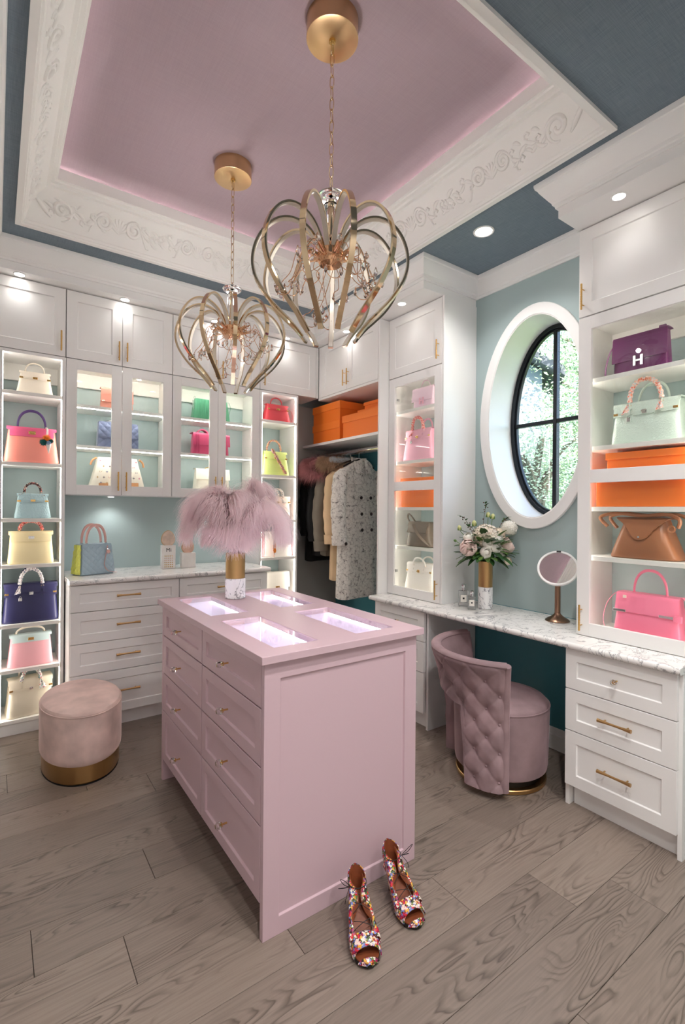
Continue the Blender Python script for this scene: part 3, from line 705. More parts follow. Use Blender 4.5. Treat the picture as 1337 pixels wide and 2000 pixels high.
def puck(x, y, z, lb):
    t = thing('puck_light', lb, 'light', (x, y, z), 0, 'under-cabinet lights')
    MB().lathe([(0.022, -0.006), (0.030, -0.005), (0.032, -0.001), (0.032, 0)], 24).build('ring', 'steel', t)
    MB().lathe([(0.020, -0.0065), (0.020, -0.003)], 20).build('lens', 'lamp_lens', t)
    ld = bpy.data.lights.new('lamp', 'SPOT'); ld.energy = 2.2; ld.spot_size = 2.3; ld.spot_blend = 0.8; ld.shadow_soft_size = 0.02; ld.color = (1, 0.972, 0.94)
    lo = bpy.data.objects.new('lamp', ld); COL.objects.link(lo); lo.parent = t; lo.location = (0, 0, -0.012)
puck(0.68, 3.84, 1.509, 'small puck light under the glass cabinet with the monogram bag')
puck(1.40, 3.84, 1.509, 'small puck light under the glass cabinet behind the feathers')

def wall_b_glass(label, ytop, w, hx, shelves, rails):
    z0, z1 = 0.799, 2.405
    t = thing('display_cabinet', label, 'cabinet', (FB, ytop, 0), -PI / 2, 'tall glazed cabinets')
    boxo('side_panel', 'shelf_white', t, 0.0, 0.021, z0, 0.019, 0.329, z1); boxo('side_panel', 'shelf_white', t, w - .019, 0.021, z0, w, 0.329, z1)
    boxo('top_panel', 'shelf_white', t, 0.019, 0.021, z1 - .02, w - .019, 0.329, z1); boxo('bottom_panel', 'shelf_white', t, 0.019, 0.021, z0, w - .019, 0.329, z0 + .02)
    boxo('back_rail', 'shelf_white', t, 0.019, 0.31, z1 - .12, w - .019, 0.328, z1 - .02)
    for z in shelves: boxo('shelf', 'shelf_white', t, 0.0195, 0.030, z - .022, w - .0195, 0.325, z, 0.001)
    for xx in (0.0195, w - .0235): boxo('led_strip', 'led', t, xx, 0.024, z0 + .03, xx + .004, 0.034, z1 - .03)
    door(t, 0, w, z0, z1, 'glass', hx, z0 + .025, rails=rails)
    for z in (0.95, 2.24):
        mb = MB().box(0, 0, 0, 0.012, 0.03, 0.034).box(0.0, 0.03, 0.008, 0.02, 0.05, 0.026)
        mb.build('hinge', 'steel', t, 0.001, loc=(0.0205 if hx > w / 2 else w - .042, 0.021, z))
    return t
RL = [(0.064, 0.767), (0.833, 1.539)]
wall_b_glass('tall white glazed cabinet with pink bags between the coat closet and the oval window', 2.808, 0.535, 0.508, (2.160, 1.787, 1.447, 1.160), RL)
wall_b_glass('tall white glazed cabinet with the plum and mint bags at the right edge', 1.337, 0.548, 0.028, (2.094, 1.752, 1.448, 1.200), RL)
# finished side panels
struct(MB().box(FB + .001, 2.2560, 0.7985, XE - .001, 2.2720, SZ - .001).build('trim_4', 'white', None, 0.001))

# coat closet: jamb, back panels, shelf, rail ---------------------------------
cl = thing('coat_closet', 'white corner coat closet with hat shelf and chrome rail', 'closet', (FC, 2.81, 0))
boxo('jamb', 'white', cl, 0, 0, 0, 0.418, 0.018, 2.852, 0.001)
boxo('header', 'white', cl, 0, 0.019, 2.388, 0.40, 0.846, 2.4065)
mat('panel_grey', rgb(176, 172, 168), 0.5)
boxo('back_panel', 'wall_teal', cl, 0.402, 0.019, 0.0, 0.418, 1.15, 1.94)
boxo('back_panel', 'panel_grey', cl, 0.402, 0.019, 1.965, 0.418, 1.15, 2.38)
boxo('end_panel', 'panel_grey', cl, -0.20, 1.135, 0, 0.401, 1.150, 2.386)
boxo('hat_shelf', 'white', cl, 0.012, 0.019, 1.995, 0.401, 1.134, 2.017, 0.001)
MB().tube([(0.185, 0.02, 1.925), (0.185, 1.133, 1.925)], 0.0135, 14, flat=1.35).build('clothes_rail', 'chrome', cl)
for yy in (0.0195, 1.128): MB().box(0.165, yy, 1.900, 0.205, yy + .006, 1.955).build('rail_bracket', 'chrome', cl, 0.002)

# base drawers ----------------------------------------------------------------
def drawers(label, side, along, front, w, zs_, kick, depth, pulls, st=0.055, legs=None):
    t = thing('drawer_unit', label, 'drawers', cab_loc(side, along, front), rot_side(side), 'white base drawers')
    boxo('body', 'white', t, 0.0 if legs is None else 0.001, 0.032, zs_[-1], w, depth, zs_[0] + .001)
    boxo('kick_board', 'white', t, 0.02, kick, 0.0, w - .002, kick + .02, zs_[-1] - .001)
    if legs:
        for a, b in legs: boxo('side_panel', 'white', t, a, 0.021, 0.0, b, depth, zs_[0] + .001, 0.001)
    for k, (zt, zb) in enumerate(zip(zs_, zs_[1:])):
        d = frame_mb(w - .004, zt - zb - .004, 0.02, min(st, (zt - zb) * .3)).build('drawer', 'white', t, 0.0012, loc=(0.002, 0, zb + .002))
        if pulls[k] == 'bar': link('handle', bar_mesh(0.145), 'gold_brushed', d, 0, (w / 2, 0, (zt - zb) * .52), 'flared gold bar handle')
        else: knob(d, w / 2, 0, (zt - zb) / 2)
    return t
FD = 3.42
ZA = [0.938, 0.769, 0.570, 0.374, 0.100]
drawers('white four-drawer base unit with gold bars behind the blush stool', 'A', 0.380, FD, 0.667, ZA, 0.052, 0.535, ['bar'] * 4)
drawers('white four-drawer base unit mostly hidden behind the pink island', 'A', 1.048, FD, 0.676, ZA, 0.052, 0.535, ['bar'] * 4)
FV = 2.262
ZV = [0.763, 0.570, 0.370, 0.105]
drawers('white three-drawer vanity unit at the right edge with two gold bars', 'B', 1.302, FV, 0.480, ZV, 0.055, 0.48, ['knob', 'bar', 'bar'], legs=[(-0.006, 0.014), (0.474, 0.492)])
drawers('white three-drawer vanity unit between the island and the tufted chair', 'B', 2.760, FV, 0.500, ZV, 0.055, 0.48, ['knob'] * 3, legs=[(-0.018, 0.0), (0.502, 0.520)])

# counters ----------------------------------------------------------------------
def counter(label, name, x0, x1, y0, y1, z0, z1, edge):
    """edge: 'y-' or 'x-' is the rounded front"""
    r = (z1 - z0) * .45; mb = MB(); pr = []
    for k in range(7): a = PI / 2 * k / 6; pr.append((r - r * math.cos(a), z0 + r - r * math.sin(a)))
    pf = [(r * (1 - math.sin(PI/2*k/6)), z1 - r * (1 - math.cos(PI/2*k/6))) for k in range(6, -1, -1)]
    prof_ = []
    for k in range(7): a = PI/2 * k/6; prof_.append((r * (1 - math.sin(a)), z0 + r * (1 - math.cos(a))))
    for k in range(7): a = PI/2 * k/6; prof_.append((r * (1 - math.cos(a)), z1 - r * (1 - math.sin(a))))
    if edge == 'y-':
        o = [(y0 + d, z) for d, z in prof_] + [(y1, z1), (y1, z0)]
        mb.rings([[(x, a, b) for a, b in o] for x in (x0, x1)])
    else:
        o = [(x0 + d, z) for d, z in prof_] + [(x1, z1), (x1, z0)]
        mb.rings([[(a, y, b) for a, b in o] for y in (y0, y1)])
    return tag(mb.build(name, 'marble_counter', None, 0.002), label, 'countertop')
counter('white marble countertop on the drawers behind the island', 'countertop', 0.3735, 1.745, 3.398, 3.9625, 0.9405, 0.974, 'y-')
counter('long white marble vanity counter under the oval window', 'vanity_counter', 2.236, 2.7485, 0.805, 2.805, 0.7655, 0.7975, 'x-')

# ================================================================== ISLAND
IX0, IX1, IY0, IY1 = 0.722, 1.405, 1.447, 2.640
isl = thing('island', 'pink drawer island with four lit glass insets in the top', 'island', (IX0, IY0, 0))
w, l = IX1 - IX0, IY1 - IY0
ep = frame_mb(w, 0.917, 0.022, 0.06, 0.008, slope=0.003)
# taller lower rail than the stiles is not needed: one recessed field
ep.build('end_panel', 'pink_paint', isl, 0.0012)
eb = frame_mb(w, 0.917, 0.022, 0.06, 0.008, slope=0.003).build('end_panel', 'pink_paint', isl, 0.0012, loc=(w, l, 0)); eb.rotation_euler = (0, 0, PI)
boxo('body', 'pink_paint', isl, 0.034, 0.023, 0.112, w - .001, l - .023, 0.790)
boxo('kick_board', 'pink_paint', isl, 0.10, 0.023, 0.0, w - .06, l - .023, 0.111)
boxo('frame_rail', 'pink_paint', isl, 0.034, 0.023, 0.7905, 0.050, l - .023, 0.9165); boxo('frame_rail', 'pink_paint', isl, w - .026, 0.023, 0.7905, w - .001, l - .023, 0.9165)
zr = [0.915, 0.760, 0.565, 0.370, 0.112]
for ya, yb in ((0.023, 0.589), (0.592, l - .023)):
    for zt, zb in zip(zr, zr[1:]):
        d = frame_mb(yb - ya - .004, zt - zb - .0055, 0.02, 0.045, 0.009, slope=0.003).build('drawer', 'pink_paint', isl, 0.0015, loc=(0, yb - .0015, zb + .002)); d.rotation_euler = (0, 0, -PI / 2)
        knob(d, (yb - ya) / 2, 0, (zt - zb) * (0.5 if zt > .4 else .47))
# top with four openings: frame made of strips
tx0, tx1, ty0, ty1, tz0, tz1 = -0.020, w + .022, -0.022, l + .022, 0.9175, 0.944
cx = [(0.066, 0.246), (0.420, 0.612)]; cy = [(0.060, 0.545), (0.665, 1.145)]
xs = [tx0, cx[0][0], cx[0][1], cx[1][0], cx[1][1], tx1]; ys = [ty0, cy[0][0], cy[0][1], cy[1][0], cy[1][1], ty1]
tm = MB()
for i in range(6):
    for j in range(6): tm.v += [(xs[i], ys[j], tz0), (xs[i], ys[j], tz1)]
vi = lambda i, j, k: (i * 6 + j) * 2 + k
hole = lambda i, j: i in (1, 3) and j in (1, 3)
for i in range(5):
    for j in range(5):
        if hole(i, j): 
            for (a, b) in (((i,j),(i+1,j)), ((i+1,j),(i+1,j+1)), ((i+1,j+1),(i,j+1)), ((i,j+1),(i,j))): tm.f.append((vi(*a,0), vi(*b,0), vi(*b,1), vi(*a,1)))
        else:
            tm.f.append((vi(i,j,1), vi(i+1,j,1), vi(i+1,j+1,1), vi(i,j+1,1))); tm.f.append((vi(i,j,0), vi(i,j+1,0), vi(i+1,j+1,0), vi(i+1,j,0)))
for j in range(5): tm.f.append((vi(0,j,0), vi(0,j,1), vi(0,j+1,1), vi(0,j+1,0))); tm.f.append((vi(5,j,0), vi(5,j+1,0), vi(5,j+1,1), vi(5,j,1)))
for i in range(5): tm.f.append((vi(i,0,0), vi(i+1,0,0), vi(i+1,0,1), vi(i,0,1))); tm.f.append((vi(i,5,0), vi(i,5,1), vi(i+1,5,1), vi(i+1,5,0)))
tm.build('top', 'pink_paint', isl, 0.0015)
for a0, a1 in cx:
    for b0, b1 in cy:
        z0, z1 = 0.800, 0.9172
        tray = MB().box(a0 - .012, b0 - .012, z0 - .006, a1 + .012, b1 + .012, z0).build('inset_tray', 'velvet_tray', isl)
        tb = MB().box(a0 - .012, b0 - .012, z0, a0 - .006, b1 + .012, z1).box(a1 + .006, b0 - .012, z0, a1 + .012, b1 + .012, z1).box(a0 - .006, b0 - .012, z0, a1 + .006, b0 - .006, z1).box(a0 - .006, b1 + .006, z0, a1 + .006, b1 + .012, z1)
        tb.build('inset_wall', 'pink_inner', tray)
        boxo('inset_glass', 'glass_pane', isl, a0 + .0006, b0 + .0006, tz1 - .008, a1 - .0006, b1 - .0006, tz1 - .003)
        for q in ((a0 - .0055, b0, z1 - .006, a0 - .0015, b1, z1 - .0005), (a1 + .0015, b0, z1 - .006, a1 + .0055, b1, z1 - .0005)):
            boxo('led_strip', 'led_cool', tray, *q)
        # sloped display pad with a ridge
        rx = (a0 + a1) / 2; pz = z0 + .001
        MB().add([(a0, b0 + .01, pz), (a1, b0 + .01, pz), (a1, b1 - .01, pz), (a0, b1 - .01, pz), (rx, b0 + .06, pz + .035), (rx, b1 - .06, pz + .035)], [(0,3,2,1),(0,1,4),(1,2,5,4),(2,3,5),(3,0,4,5)]).build('display_pad', 'velvet_tray', tray, angle=0)

# ================================================================== STOOL
st = thing('stool', 'oval blush velvet stool on a polished gold plinth', 'stool', (0.402, 3.080, 0))
A_, B_ = 0.202, 0.305
MB().lathe([(0.93, 0.006), (0.945, 0.012), (0.945, 0.098), (0.93, 0.099)], 64, sx=A_, sy=B_).build('plinth', 'gold_brushed', st)
MB().lathe([(0.94, 0.0), (0.94, 0.006)], 64, sx=A_, sy=B_).build('glide', 'black', st)
prf = [(0.90, 0.100), (0.965, 0.101), (0.992, 0.112), (1.0, 0.135), (1.0, 0.25), (0.997, 0.340), (0.988, 0.352)]
MB().lathe(prf, 80, sx=A_, sy=B_).build('body', 'velvet_blush', st)
MB().lathe([(0.985, 0.3525), (0.982, 0.360), (0.95, 0.370), (0.85, 0.3765), (0.6, 0.381), (0.3, 0.3825), (0.02, 0.383)], 80, sx=A_, sy=B_).build('cushion', 'velvet_blush', st)
MB().tube([(A_ * .990 * math.cos(2*PI*k/96), B_ * .990 * math.sin(2*PI*k/96), 0.354) for k in range(96)], 0.0032, 6, close=True).build('piping', 'velvet_blush', st)

# ================================================================== VANITY CHAIR
CH = Vector((2.262, 1.672, 0))
ch = thing('vanity_chair', 'mauve velvet chair with button-tufted wrap-around back and gold base ring', 'chair', CH)
MB().lathe([(0.215, 0.0), (0.232, 0.001), (0.236, 0.004), (0.236, 0.020), (0.232, 0.024), (0.215, 0.024)], 64).build('base_ring', 'gold_brushed', ch)
MB().lathe([(0.205, 0.0245), (0.205, 0.058)], 48).build('base_plinth', 'black', ch)
MB().lathe([(0.19, 0.058), (0.225, 0.059), (0.238, 0.070), (0.242, 0.095), (0.246, 0.25), (0.250, 0.385), (0.248, 0.398)], 72).build('seat_drum', 'velvet_mauve', ch)
MB().lathe([(0.247, 0.3985), (0.244, 0.410), (0.230, 0.424), (0.19, 0.432), (0.10, 0.436), (0.01, 0.437)], 72).build('seat_cushion', 'velvet_mauve', ch)
MB().tube([(0.2485 * math.cos(2*PI*k/96), 0.2485 * math.sin(2*PI*k/96), 0.400) for k in range(96)], 0.004, 6, close=True).build('piping', 'velvet_mauve', ch)
TH0, TH1 = R(221), R(72)          # near end, far end of the wrap-around back (angles about the seat centre)
def th_of(u): return TH0 + (TH1 - TH0) * u
ARC = abs(TH1 - TH0) * 0.28
def zlow(u):
    """arched lower edge: full-height panels at both ends, open in the middle"""
    e = min(u, 1 - u); a = 0.255
    if e < a: return 0.040
    k = (e - a) / 0.035
    return 0.040 + 0.385 * (min(k, 1.0) ** 0.5) + (0.03 * min(1, max(0, (e - a - .035) / .15)))
def flare(z): return 0.258 + 0.012 * (z / .69) + 0.060 * max(0, (z - 0.40) / 0.29) ** 1.6
BT = []
row = 0; z_ = 0.085
while z_ < 0.655:
    nb = 7
    for k in range(nb):
        u = (k + (0.5 if row % 2 else 0.0) + .22) / 6.2
        if u < .965 and z_ > zlow(min(max(u, .001), .999)) + 0.02: BT.append((u, z_))
    row += 1; z_ += 0.072
def tuft(u, z):
    d = 9
    for bu, bz in BT:
        dx = (u - bu) * ARC * 1.35; dz = (z - bz); q = math.hypot(dx, dz)
        if q < d: d = q
    # creases along the diagonals between neighbouring buttons
    p = (u * 6.2 - .22); r_ = (z - 0.085) / 0.072
    c1 = abs(math.sin(PI * (p + r_ / 2))); c2 = abs(math.sin(PI * (p - r_ / 2)))
    cre = min(c1, c2)
    dep = 1 - math.exp(-(d / 0.027) ** 1.15)
    cr = min(1, cre * 3.4) ** .6
    edge = min(1, min(u, 1 - u) / .035, (0.70 - z) / .04)
    return 0.028 * dep * (0.80 + 0.20 * cr) * max(edge, 0.0) ** .5
def back_outer(u, v):
    th = th_of(u); zt = 0.672; z0 = zlow(u); z = z0 + (zt - z0) * v
    rr = flare(z) + 0.028 + tuft(u, z)
    return (rr * math.cos(th), rr * math.sin(th), z)
bk = MB(); NU, NV = 190, 84
outer = [[back_outer(i / NU, j / NV) for j in range(NV + 1)] for i in range(NU + 1)]
inner = [[((flare(p[2]) + .001) * math.cos(th_of(i / NU)), (flare(p[2]) + .001) * math.sin(th_of(i / NU)), p[2]) for p in outer[i]] for i in range(NU + 1)]
o1 = 0; L = (NU + 1) * (NV + 1)
for arr in (outer, inner):
    for rowp in arr: bk.v += rowp
ixx = lambda i, j, b: b * L + i * (NV + 1) + j
for i in range(NU):
    for j in range(NV):
        bk.f.append((ixx(i,j,0), ixx(i,j+1,0), ixx(i+1,j+1,0), ixx(i+1,j,0))); bk.f.append((ixx(i,j,1), ixx(i+1,j,1), ixx(i+1,j+1,1), ixx(i,j+1,1)))
    for j in (0, NV): bk.f.append((ixx(i,j,0), ixx(i+1,j,0), ixx(i+1,j,1), ixx(i,j,1)))
for i in (0, NU):
    for j in range(NV): bk.f.append((ixx(i,j,0), ixx(i,j,1), ixx(i,j+1,1), ixx(i,j+1,0)))
bk.build('backrest', 'velvet_mauve', ch, angle=70)
# padded roll along the top and the two front edges
P = [((flare(.69) + .020) * math.cos(th_of(k / 60)), (flare(.69) + .020) * math.sin(th_of(k / 60)), 0.679) for k in range(61)]
MB().tube(P, 0.027, 12, flat=0.62).build('top_roll', 'velvet_mauve', ch)
for u in (0.0, 1.0):
    P = []
    for k in range(22):
        z = 0.042 + (0.680 - .042) * k / 21; rr = flare(z) + .022; P.append((rr * math.cos(th_of(u)), rr * math.sin(th_of(u)), z))
    MB().tube(P, 0.021, 12).build('edge_roll', 'velvet_mauve', ch)
bme = MB().ball((0, 0, 0), 0.0075, 10, 6).mesh('button', 60)
for bu, bz in BT:
    th = th_of(bu); rr = flare(bz) + .028 + 0.003
    link('button', bme, 'velvet_mauve', ch, 0, (rr * math.cos(th), rr * math.sin(th), bz))

# ================================================================== SHOES
def shoe(label, toe, heel, mirror=1):
    """lace-up peep-toe heel: local +x runs from the heel to the toe"""
    t, h = Vector(toe), Vector(heel); d = (t - h); rz = math.atan2(d.y, d.x)
    o = thing('shoe', label, 'shoe', (h.x, h.y, 0), rz, 'pair of floral heels')
    Ln = d.length; HH = 0.092
    def sole(x):                                   # height of the sole above the floor, x 0..1
        return 0.016 + (HH - .016) * (0.5 + 0.5 * math.cos(PI * min(1, x / .68))) if x < .68 else 0.016
    def halfw(x): return 0.026 + 0.016 * math.sin(PI * min(1, max(0, (x - .15) / 1.0))) + (0.004 if x > .6 else 0) - 0.028 * max(0, (x - .84) / .16) ** 2
    N = 26; sl = []
    for k in range(N + 1):
        x = k / N; sl.append([(x * Ln, s * max(halfw(x), .006) * .92, sole(x) + dz) for s, dz in ((-1, 0), (1, 0), (1, -0.010 if x > .55 else -.006), (-1, -0.010 if x > .55 else -.006))])
    MB().rings(sl).build('sole', 'black', o, 0.001)
    MB().rings([[(x * Ln, s * max(halfw(x), .006) * .88, sole(x) + dz) for s, dz in ((-1, .0045), (1, .0045), (1, .0005), (-1, .0005))] for x in [k / N for k in range(N + 1)]]).build('insole', 'shoe_lining', o)
    MB().tube([(0.006, 0, 0.0), (0.008, 0, .02), (0.012, 0, .05), (0.018, 0, .076), (0.026, 0, .086)], [0.0050, 0.0048, 0.006, 0.011, 0.018], 10).build('heel', 'black', o)
    # upper, as two side quarters with a throat between them, a heel counter rising to the ankle and a vamp band behind the toe
    def top(x):
        return 0.128 - 0.150 * x if x < .3 else 0.083 - .115 * (x - .3) if x < .6 else 0.048
    def quarter(s):
        def fn(u, v):
            x = 0.02 + 0.70 * u; hw = halfw(x); ht = 0.078 - 0.042 * u if u < .8 else 0.0444
            k = v * 1.18; cu = 0.75 + 0.95 * math.exp(-((u - .42) / .17) ** 2) + 0.8 * math.exp(-((u - .97) / .12) ** 2); y = s * hw * (1.04 + .05 * math.sin(PI * v)) * math.cos(max(0, k - .45) * cu * 1.12); zz = sole(x) + .002 + ht * math.sin(min(v, 1) * PI * .5)
            # cut-outs: scallop the throat edge
            zz -= 0.022 * v ** 4 * (0.5 + 0.5 * math.sin(u * 14))
            return (x * Ln - 0.012 * (1 - u) * v, y, zz)
        return fn
    for s in (-1, 1):
        q = MB().sheet(quarter(s), 30, 12, 0.0022).build('quarter', 'shoe_floral', o)
        def lining(u, v, s=s):
            p = Vector(quarter(s)(u, v)); return (p.x, p.y - s * 0.0030, p.z)
        MB().sheet(lining, 30, 12, 0.0010).build('lining', 'shoe_lining', q)
    def counter_(u, v):
        a = PI * (0.5 + u); hw = 0.027; z0 = HH + .002; r_ = 1.0 + .10 * v
        return (0.022 + 0.030 * r_ * math.cos(a) - .006 * v, hw * r_ * math.sin(a), z0 + (0.086 - .018 * abs(2*u-1)) * v)
    c = MB().sheet(counter_, 20, 10, 0.0022).build('heel_counter', 'shoe_floral', o)
    MB().sheet(lambda u, v: (lambda p: (p[0] + .0032, p[1] * .90, p[2]))(counter_(u, v)), 20, 10, 0.001).build('lining', 'shoe_lining', c)
    def vamp(u, v):
        x = 0.66 + 0.22 * u; hw = halfw(x) * 1.06; a = PI * v
        return (x * Ln + 0.010 * math.sin(a) * (-.4), hw * math.cos(a), sole(x) + 0.001 + (0.046 - .012 * u) * math.sin(a) ** .8)
    MB().sheet(vamp, 12, 24, 0.0025).build('vamp', 'shoe_floral', o)
    def toecap(u, v):
        x = 0.93 + .075 * u; hw = max(halfw(min(x, .985)), .008) * 1.08 * (1 - .55 * u ** 2); a = PI * v
        return (x * Ln, hw * math.cos(a), 0.012 + (0.016 * (1 - u * .6)) * math.sin(a))
    MB().sheet(toecap, 8, 20, 0.003).build('toe_cap', 'shoe_floral', o)
    # laces crossing the throat, tied in a bow at the ankle
    for a, b in ((.62, .50), (.50, .62), (.42, .30), (.30, .42)):
        za = sole(a) + 0.046; zb = sole(b) + 0.050
        MB().tube(spline([(a * Ln, -halfw(a) * .75, za), ((a + b) / 2 * Ln, 0, (za + zb) / 2 + .006), (b * Ln, halfw(b) * .75, zb)], 6), 0.0011, 6).build('lace', 'lace_cord', o)
    ax, az = 0.16 * Ln, HH + .062
    MB().tube(spline([(ax, -.030, az - .01), (-.012, -.022, az), (-.018, 0, az + .004), (-.012, .022, az), (ax, .030, az - .01), (ax + .014, 0, az - .016)], 6, True), 0.0012, 6, close=True).build('lace', 'lace_cord', o)
    ky = mirror * 0.030
    for s, lz in ((1, 0.030), (-1, -0.024)):
        pts = [(ax + .006, ky, az - .012), (ax + .012 + .010 * s, ky + mirror * .020, az + lz * .7), (ax + .008 + .016 * s, ky + mirror * .036, az + lz), (ax + .018, ky + mirror * .022, az + lz * .2)]
        MB().tube(spline(pts, 7, True), 0.0011, 6, close=True).build('lace_bow', 'lace_cord', o)
    MB().tube(spline([(ax + .006, ky, az - .012), (ax + .022, ky + mirror * .014, az - .03), (ax + .026, ky + mirror * .020, az - .052)], 6), 0.0011, 6).build('lace_end', 'lace_cord', o)
    return o
shoe('floral lace-up heel standing nearer the camera, in front of the island', (0.952, 1.172, 0), (1.032, 1.352, 0), -1)
shoe('floral lace-up heel behind its mate, at the island corner', (1.178, 1.190, 0), (1.214, 1.385, 0), 1)

# ================================================================== HANDBAGS
def sgnpow(c, p): return math.copysign(abs(c) ** p, c)
class Bag:
    def __init__(s, label, loc, rz, wb, wt, h, db, dt, mat_, group, bulge=0.10, gus=0.25, sq=0.28, lean=0.0, cat='handbag', name='handbag'):
        s.wb, s.wt, s.h, s.db, s.dt, s.bulge = wb, wt, h, db, dt, bulge
        s.o = thing(name, label, cat, loc, rz, group, rot=(lean, 0, rz)); s.mat = mat_
        n = 44; rs = []
        for t in (0.0, 0.02, 0.06, 0.15, 0.3, 0.45, 0.6, 0.75, 0.88, 0.97, 1.0):
            a = s.hw(t); b = s.hd(t)
            sh = 0.94 if t == 0 else 0.985 if t == .02 else 1.0
            ring = []
            for k in range(n):
                c, q = math.cos(2*PI*k/n), math.sin(2*PI*k/n); x = a * sh * sgnpow(c, sq); y = b * sh * sgnpow(q, sq)
                if abs(c) > .6: x -= math.copysign(gus * b * t * (1 - (y / b) ** 2), c)
                ring.append((x, y, h * t))
            rs.append(ring)
        MB().rings(rs).build('body', mat_, s.o, angle=50)
    def hw(s, t): return (s.wb * (1 - t) + s.wt * t) / 2
    def hd(s, t): return (s.db * (1 - t) + s.dt * t) / 2 * (1 + s.bulge * math.sin(PI * min(1, t * 1.1)))
    def front(s, t): return -s.hd(t)
    def flap(s, drop=0.3, mat_=None, notch=None, inset=0.10, over=0.004, th=0.004):
        """flap over the top; drop as a share of the height; inset = share of the side cut back on the front part"""
        m = mat_ or s.mat; W2 = s.hw(1) + over; dt = s.dt / 2
        def fn(u, v):
            x = (2*u - 1) * W2
            if v < .4:
                k = v / .4; return (x, dt - k * (2*dt + .003), s.h + .0035 + .002 * math.sin(PI * k))
            k = (v - .4) / .6; dd = drop
            if notch:
                for c, wd, dp in notch:
                    if abs((2*u - 1) - c) < wd: dd = min(dd, dp)
            t = 1 - dd * k; xx = x
            if k > .35: xx = x * (1 - inset)
            return (xx * (1 + (s.hw(t) / s.hw(1) - 1) * .5), s.front(t) - .0035, s.h * t + .002 * (1 - k))
        f = MB().sheet(fn, 40 if notch else 14, 16, th).build('flap', m, s.o, angle=40)
        return f
    def belt(s, t=0.76, share=0.9, mat_=None, wd=0.013):
        a = s.hw(t) * share; y = s.front(t) - .0075
        MB().box(-a, y, s.h * t - wd / 2, a, y + .0025, s.h * t + wd / 2).build('strap', mat_ or s.mat, s.o, 0.0008)
        for sx in (-1, 1): MB().box(sx * a * .97 - .010, y - .0014, s.h * t - wd * .42, sx * a * .97 + .010, y - .0002, s.h * t + wd * .42).build('strap_plate', 'gold', s.o, 0.0006)
    def clasp(s, t=0.76, mat_='gold', w=0.020, hh=0.011):
        y = s.front(t) - .011
        c = MB().box(-w, y, s.h * t - hh, w, y + .004, s.h * t + hh).build('clasp', mat_, s.o, 0.001)
        MB().tube([(0, y, s.h * t), (0, y - .008, s.h * t)], 0.005, 10).box(-.009, y - .010, s.h * t - .003, .009, y - .007, s.h * t + .003).build('turn_lock', mat_, c)
        return c
    def path(s, hw, hh, y, z0, n=28, lean=0.0, sq=0.9):
        return [(-hw * sgnpow(math.cos(PI * k / n), sq), y + lean * math.sin(PI * k / n), z0 + hh * math.sin(PI * k / n) ** .85) for k in range(n + 1)]
    def handle(s, hw, hh, y=0.0, r=0.0062, mat_=None, lean=0.0, tabs=True, z0=None, ring='gold'):
        z0 = (s.h + .004) if z0 is None else z0
        P = s.path(hw, hh, y, z0, lean=lean)
        h = MB().tube(P, [r * (.8 + .35 * math.sin(PI * k / 28)) for k in range(29)], 10).build('handle', mat_ or s.mat, s.o)
        for sx in (-1, 1):
            mb = MB().tube([(sx * hw + .007 * math.cos(a * PI / 6), y, z0 + .002 + .007 * math.sin(a * PI / 6)) for a in range(12)], 0.0016, 6, close=True); mb.build('handle_ring', ring, h)
            if tabs: MB().box(sx * hw - .007, y - .002, z0 - .018, sx * hw + .007, y + .002, z0 + .001).build('handle_tab', mat_ or s.mat, h, 0.001)
        return P
    def scarf(s, P, mat_, r=0.0105, a=0, b=29, tail=None):
        Q = P[a:b]
        MB().tube(spline(Q, 3), [r * (1 + .18 * math.sin(k * 1.25)) for k in range((len(Q) - 1) * 3 + 1)], 9).build('scarf', mat_, s.o)
        for (x, y, z), (dx, dy, dz), wd in (tail or []):
            def fn(u, v, x=x, y=y, z=z, dx=dx, dy=dy, dz=dz, wd=wd):
                q = u; ww = wd * (.25 + .9 * q)
                return (x + dx * q + (v - .5) * ww, y + dy * q - .004 * math.sin(v * 7 + q * 4), z + dz * q + (v - .5) * ww * .25)
            MB().sheet(fn, 10, 6, 0.0016).build('scarf_tail', mat_, s.o)
    def lobes(s, drop=0.30):
        return s.flap(drop, notch=[(-.42, .07, drop * .45), (.42, .07, drop * .45)], inset=0.04)
    def padlock(s, x, t):
        y = s.front(t) - .012; z = s.h * t
        p = MB().box(x - .009, y - .004, z - .030, x + .009, y + .004, z - .010).build('padlock', 'chrome', s.o, 0.0015)
        MB().tube([(x + .006 * math.cos(PI * k / 8), y, z - .010 + .009 * math.sin(PI * k / 8)) for k in range(9)], 0.0014, 6).build('shackle', 'chrome', p)
        MB().tube([(x, y + .004, z + .0), (x, s.front(min(1, t + .15)) - .006, s.h * min(1, t + .2))], 0.0012, 6).build('cord', s.mat, p)
    def feet(s):
        for sx in (-1, 1): pass
    def shoulder(s, pts, wd=0.010, mat_=None):
        P = spline(pts, 8); MB().tube(P, wd / 2, 8, flat=0.28).build('shoulder_strap', mat_ or s.mat, s.o)

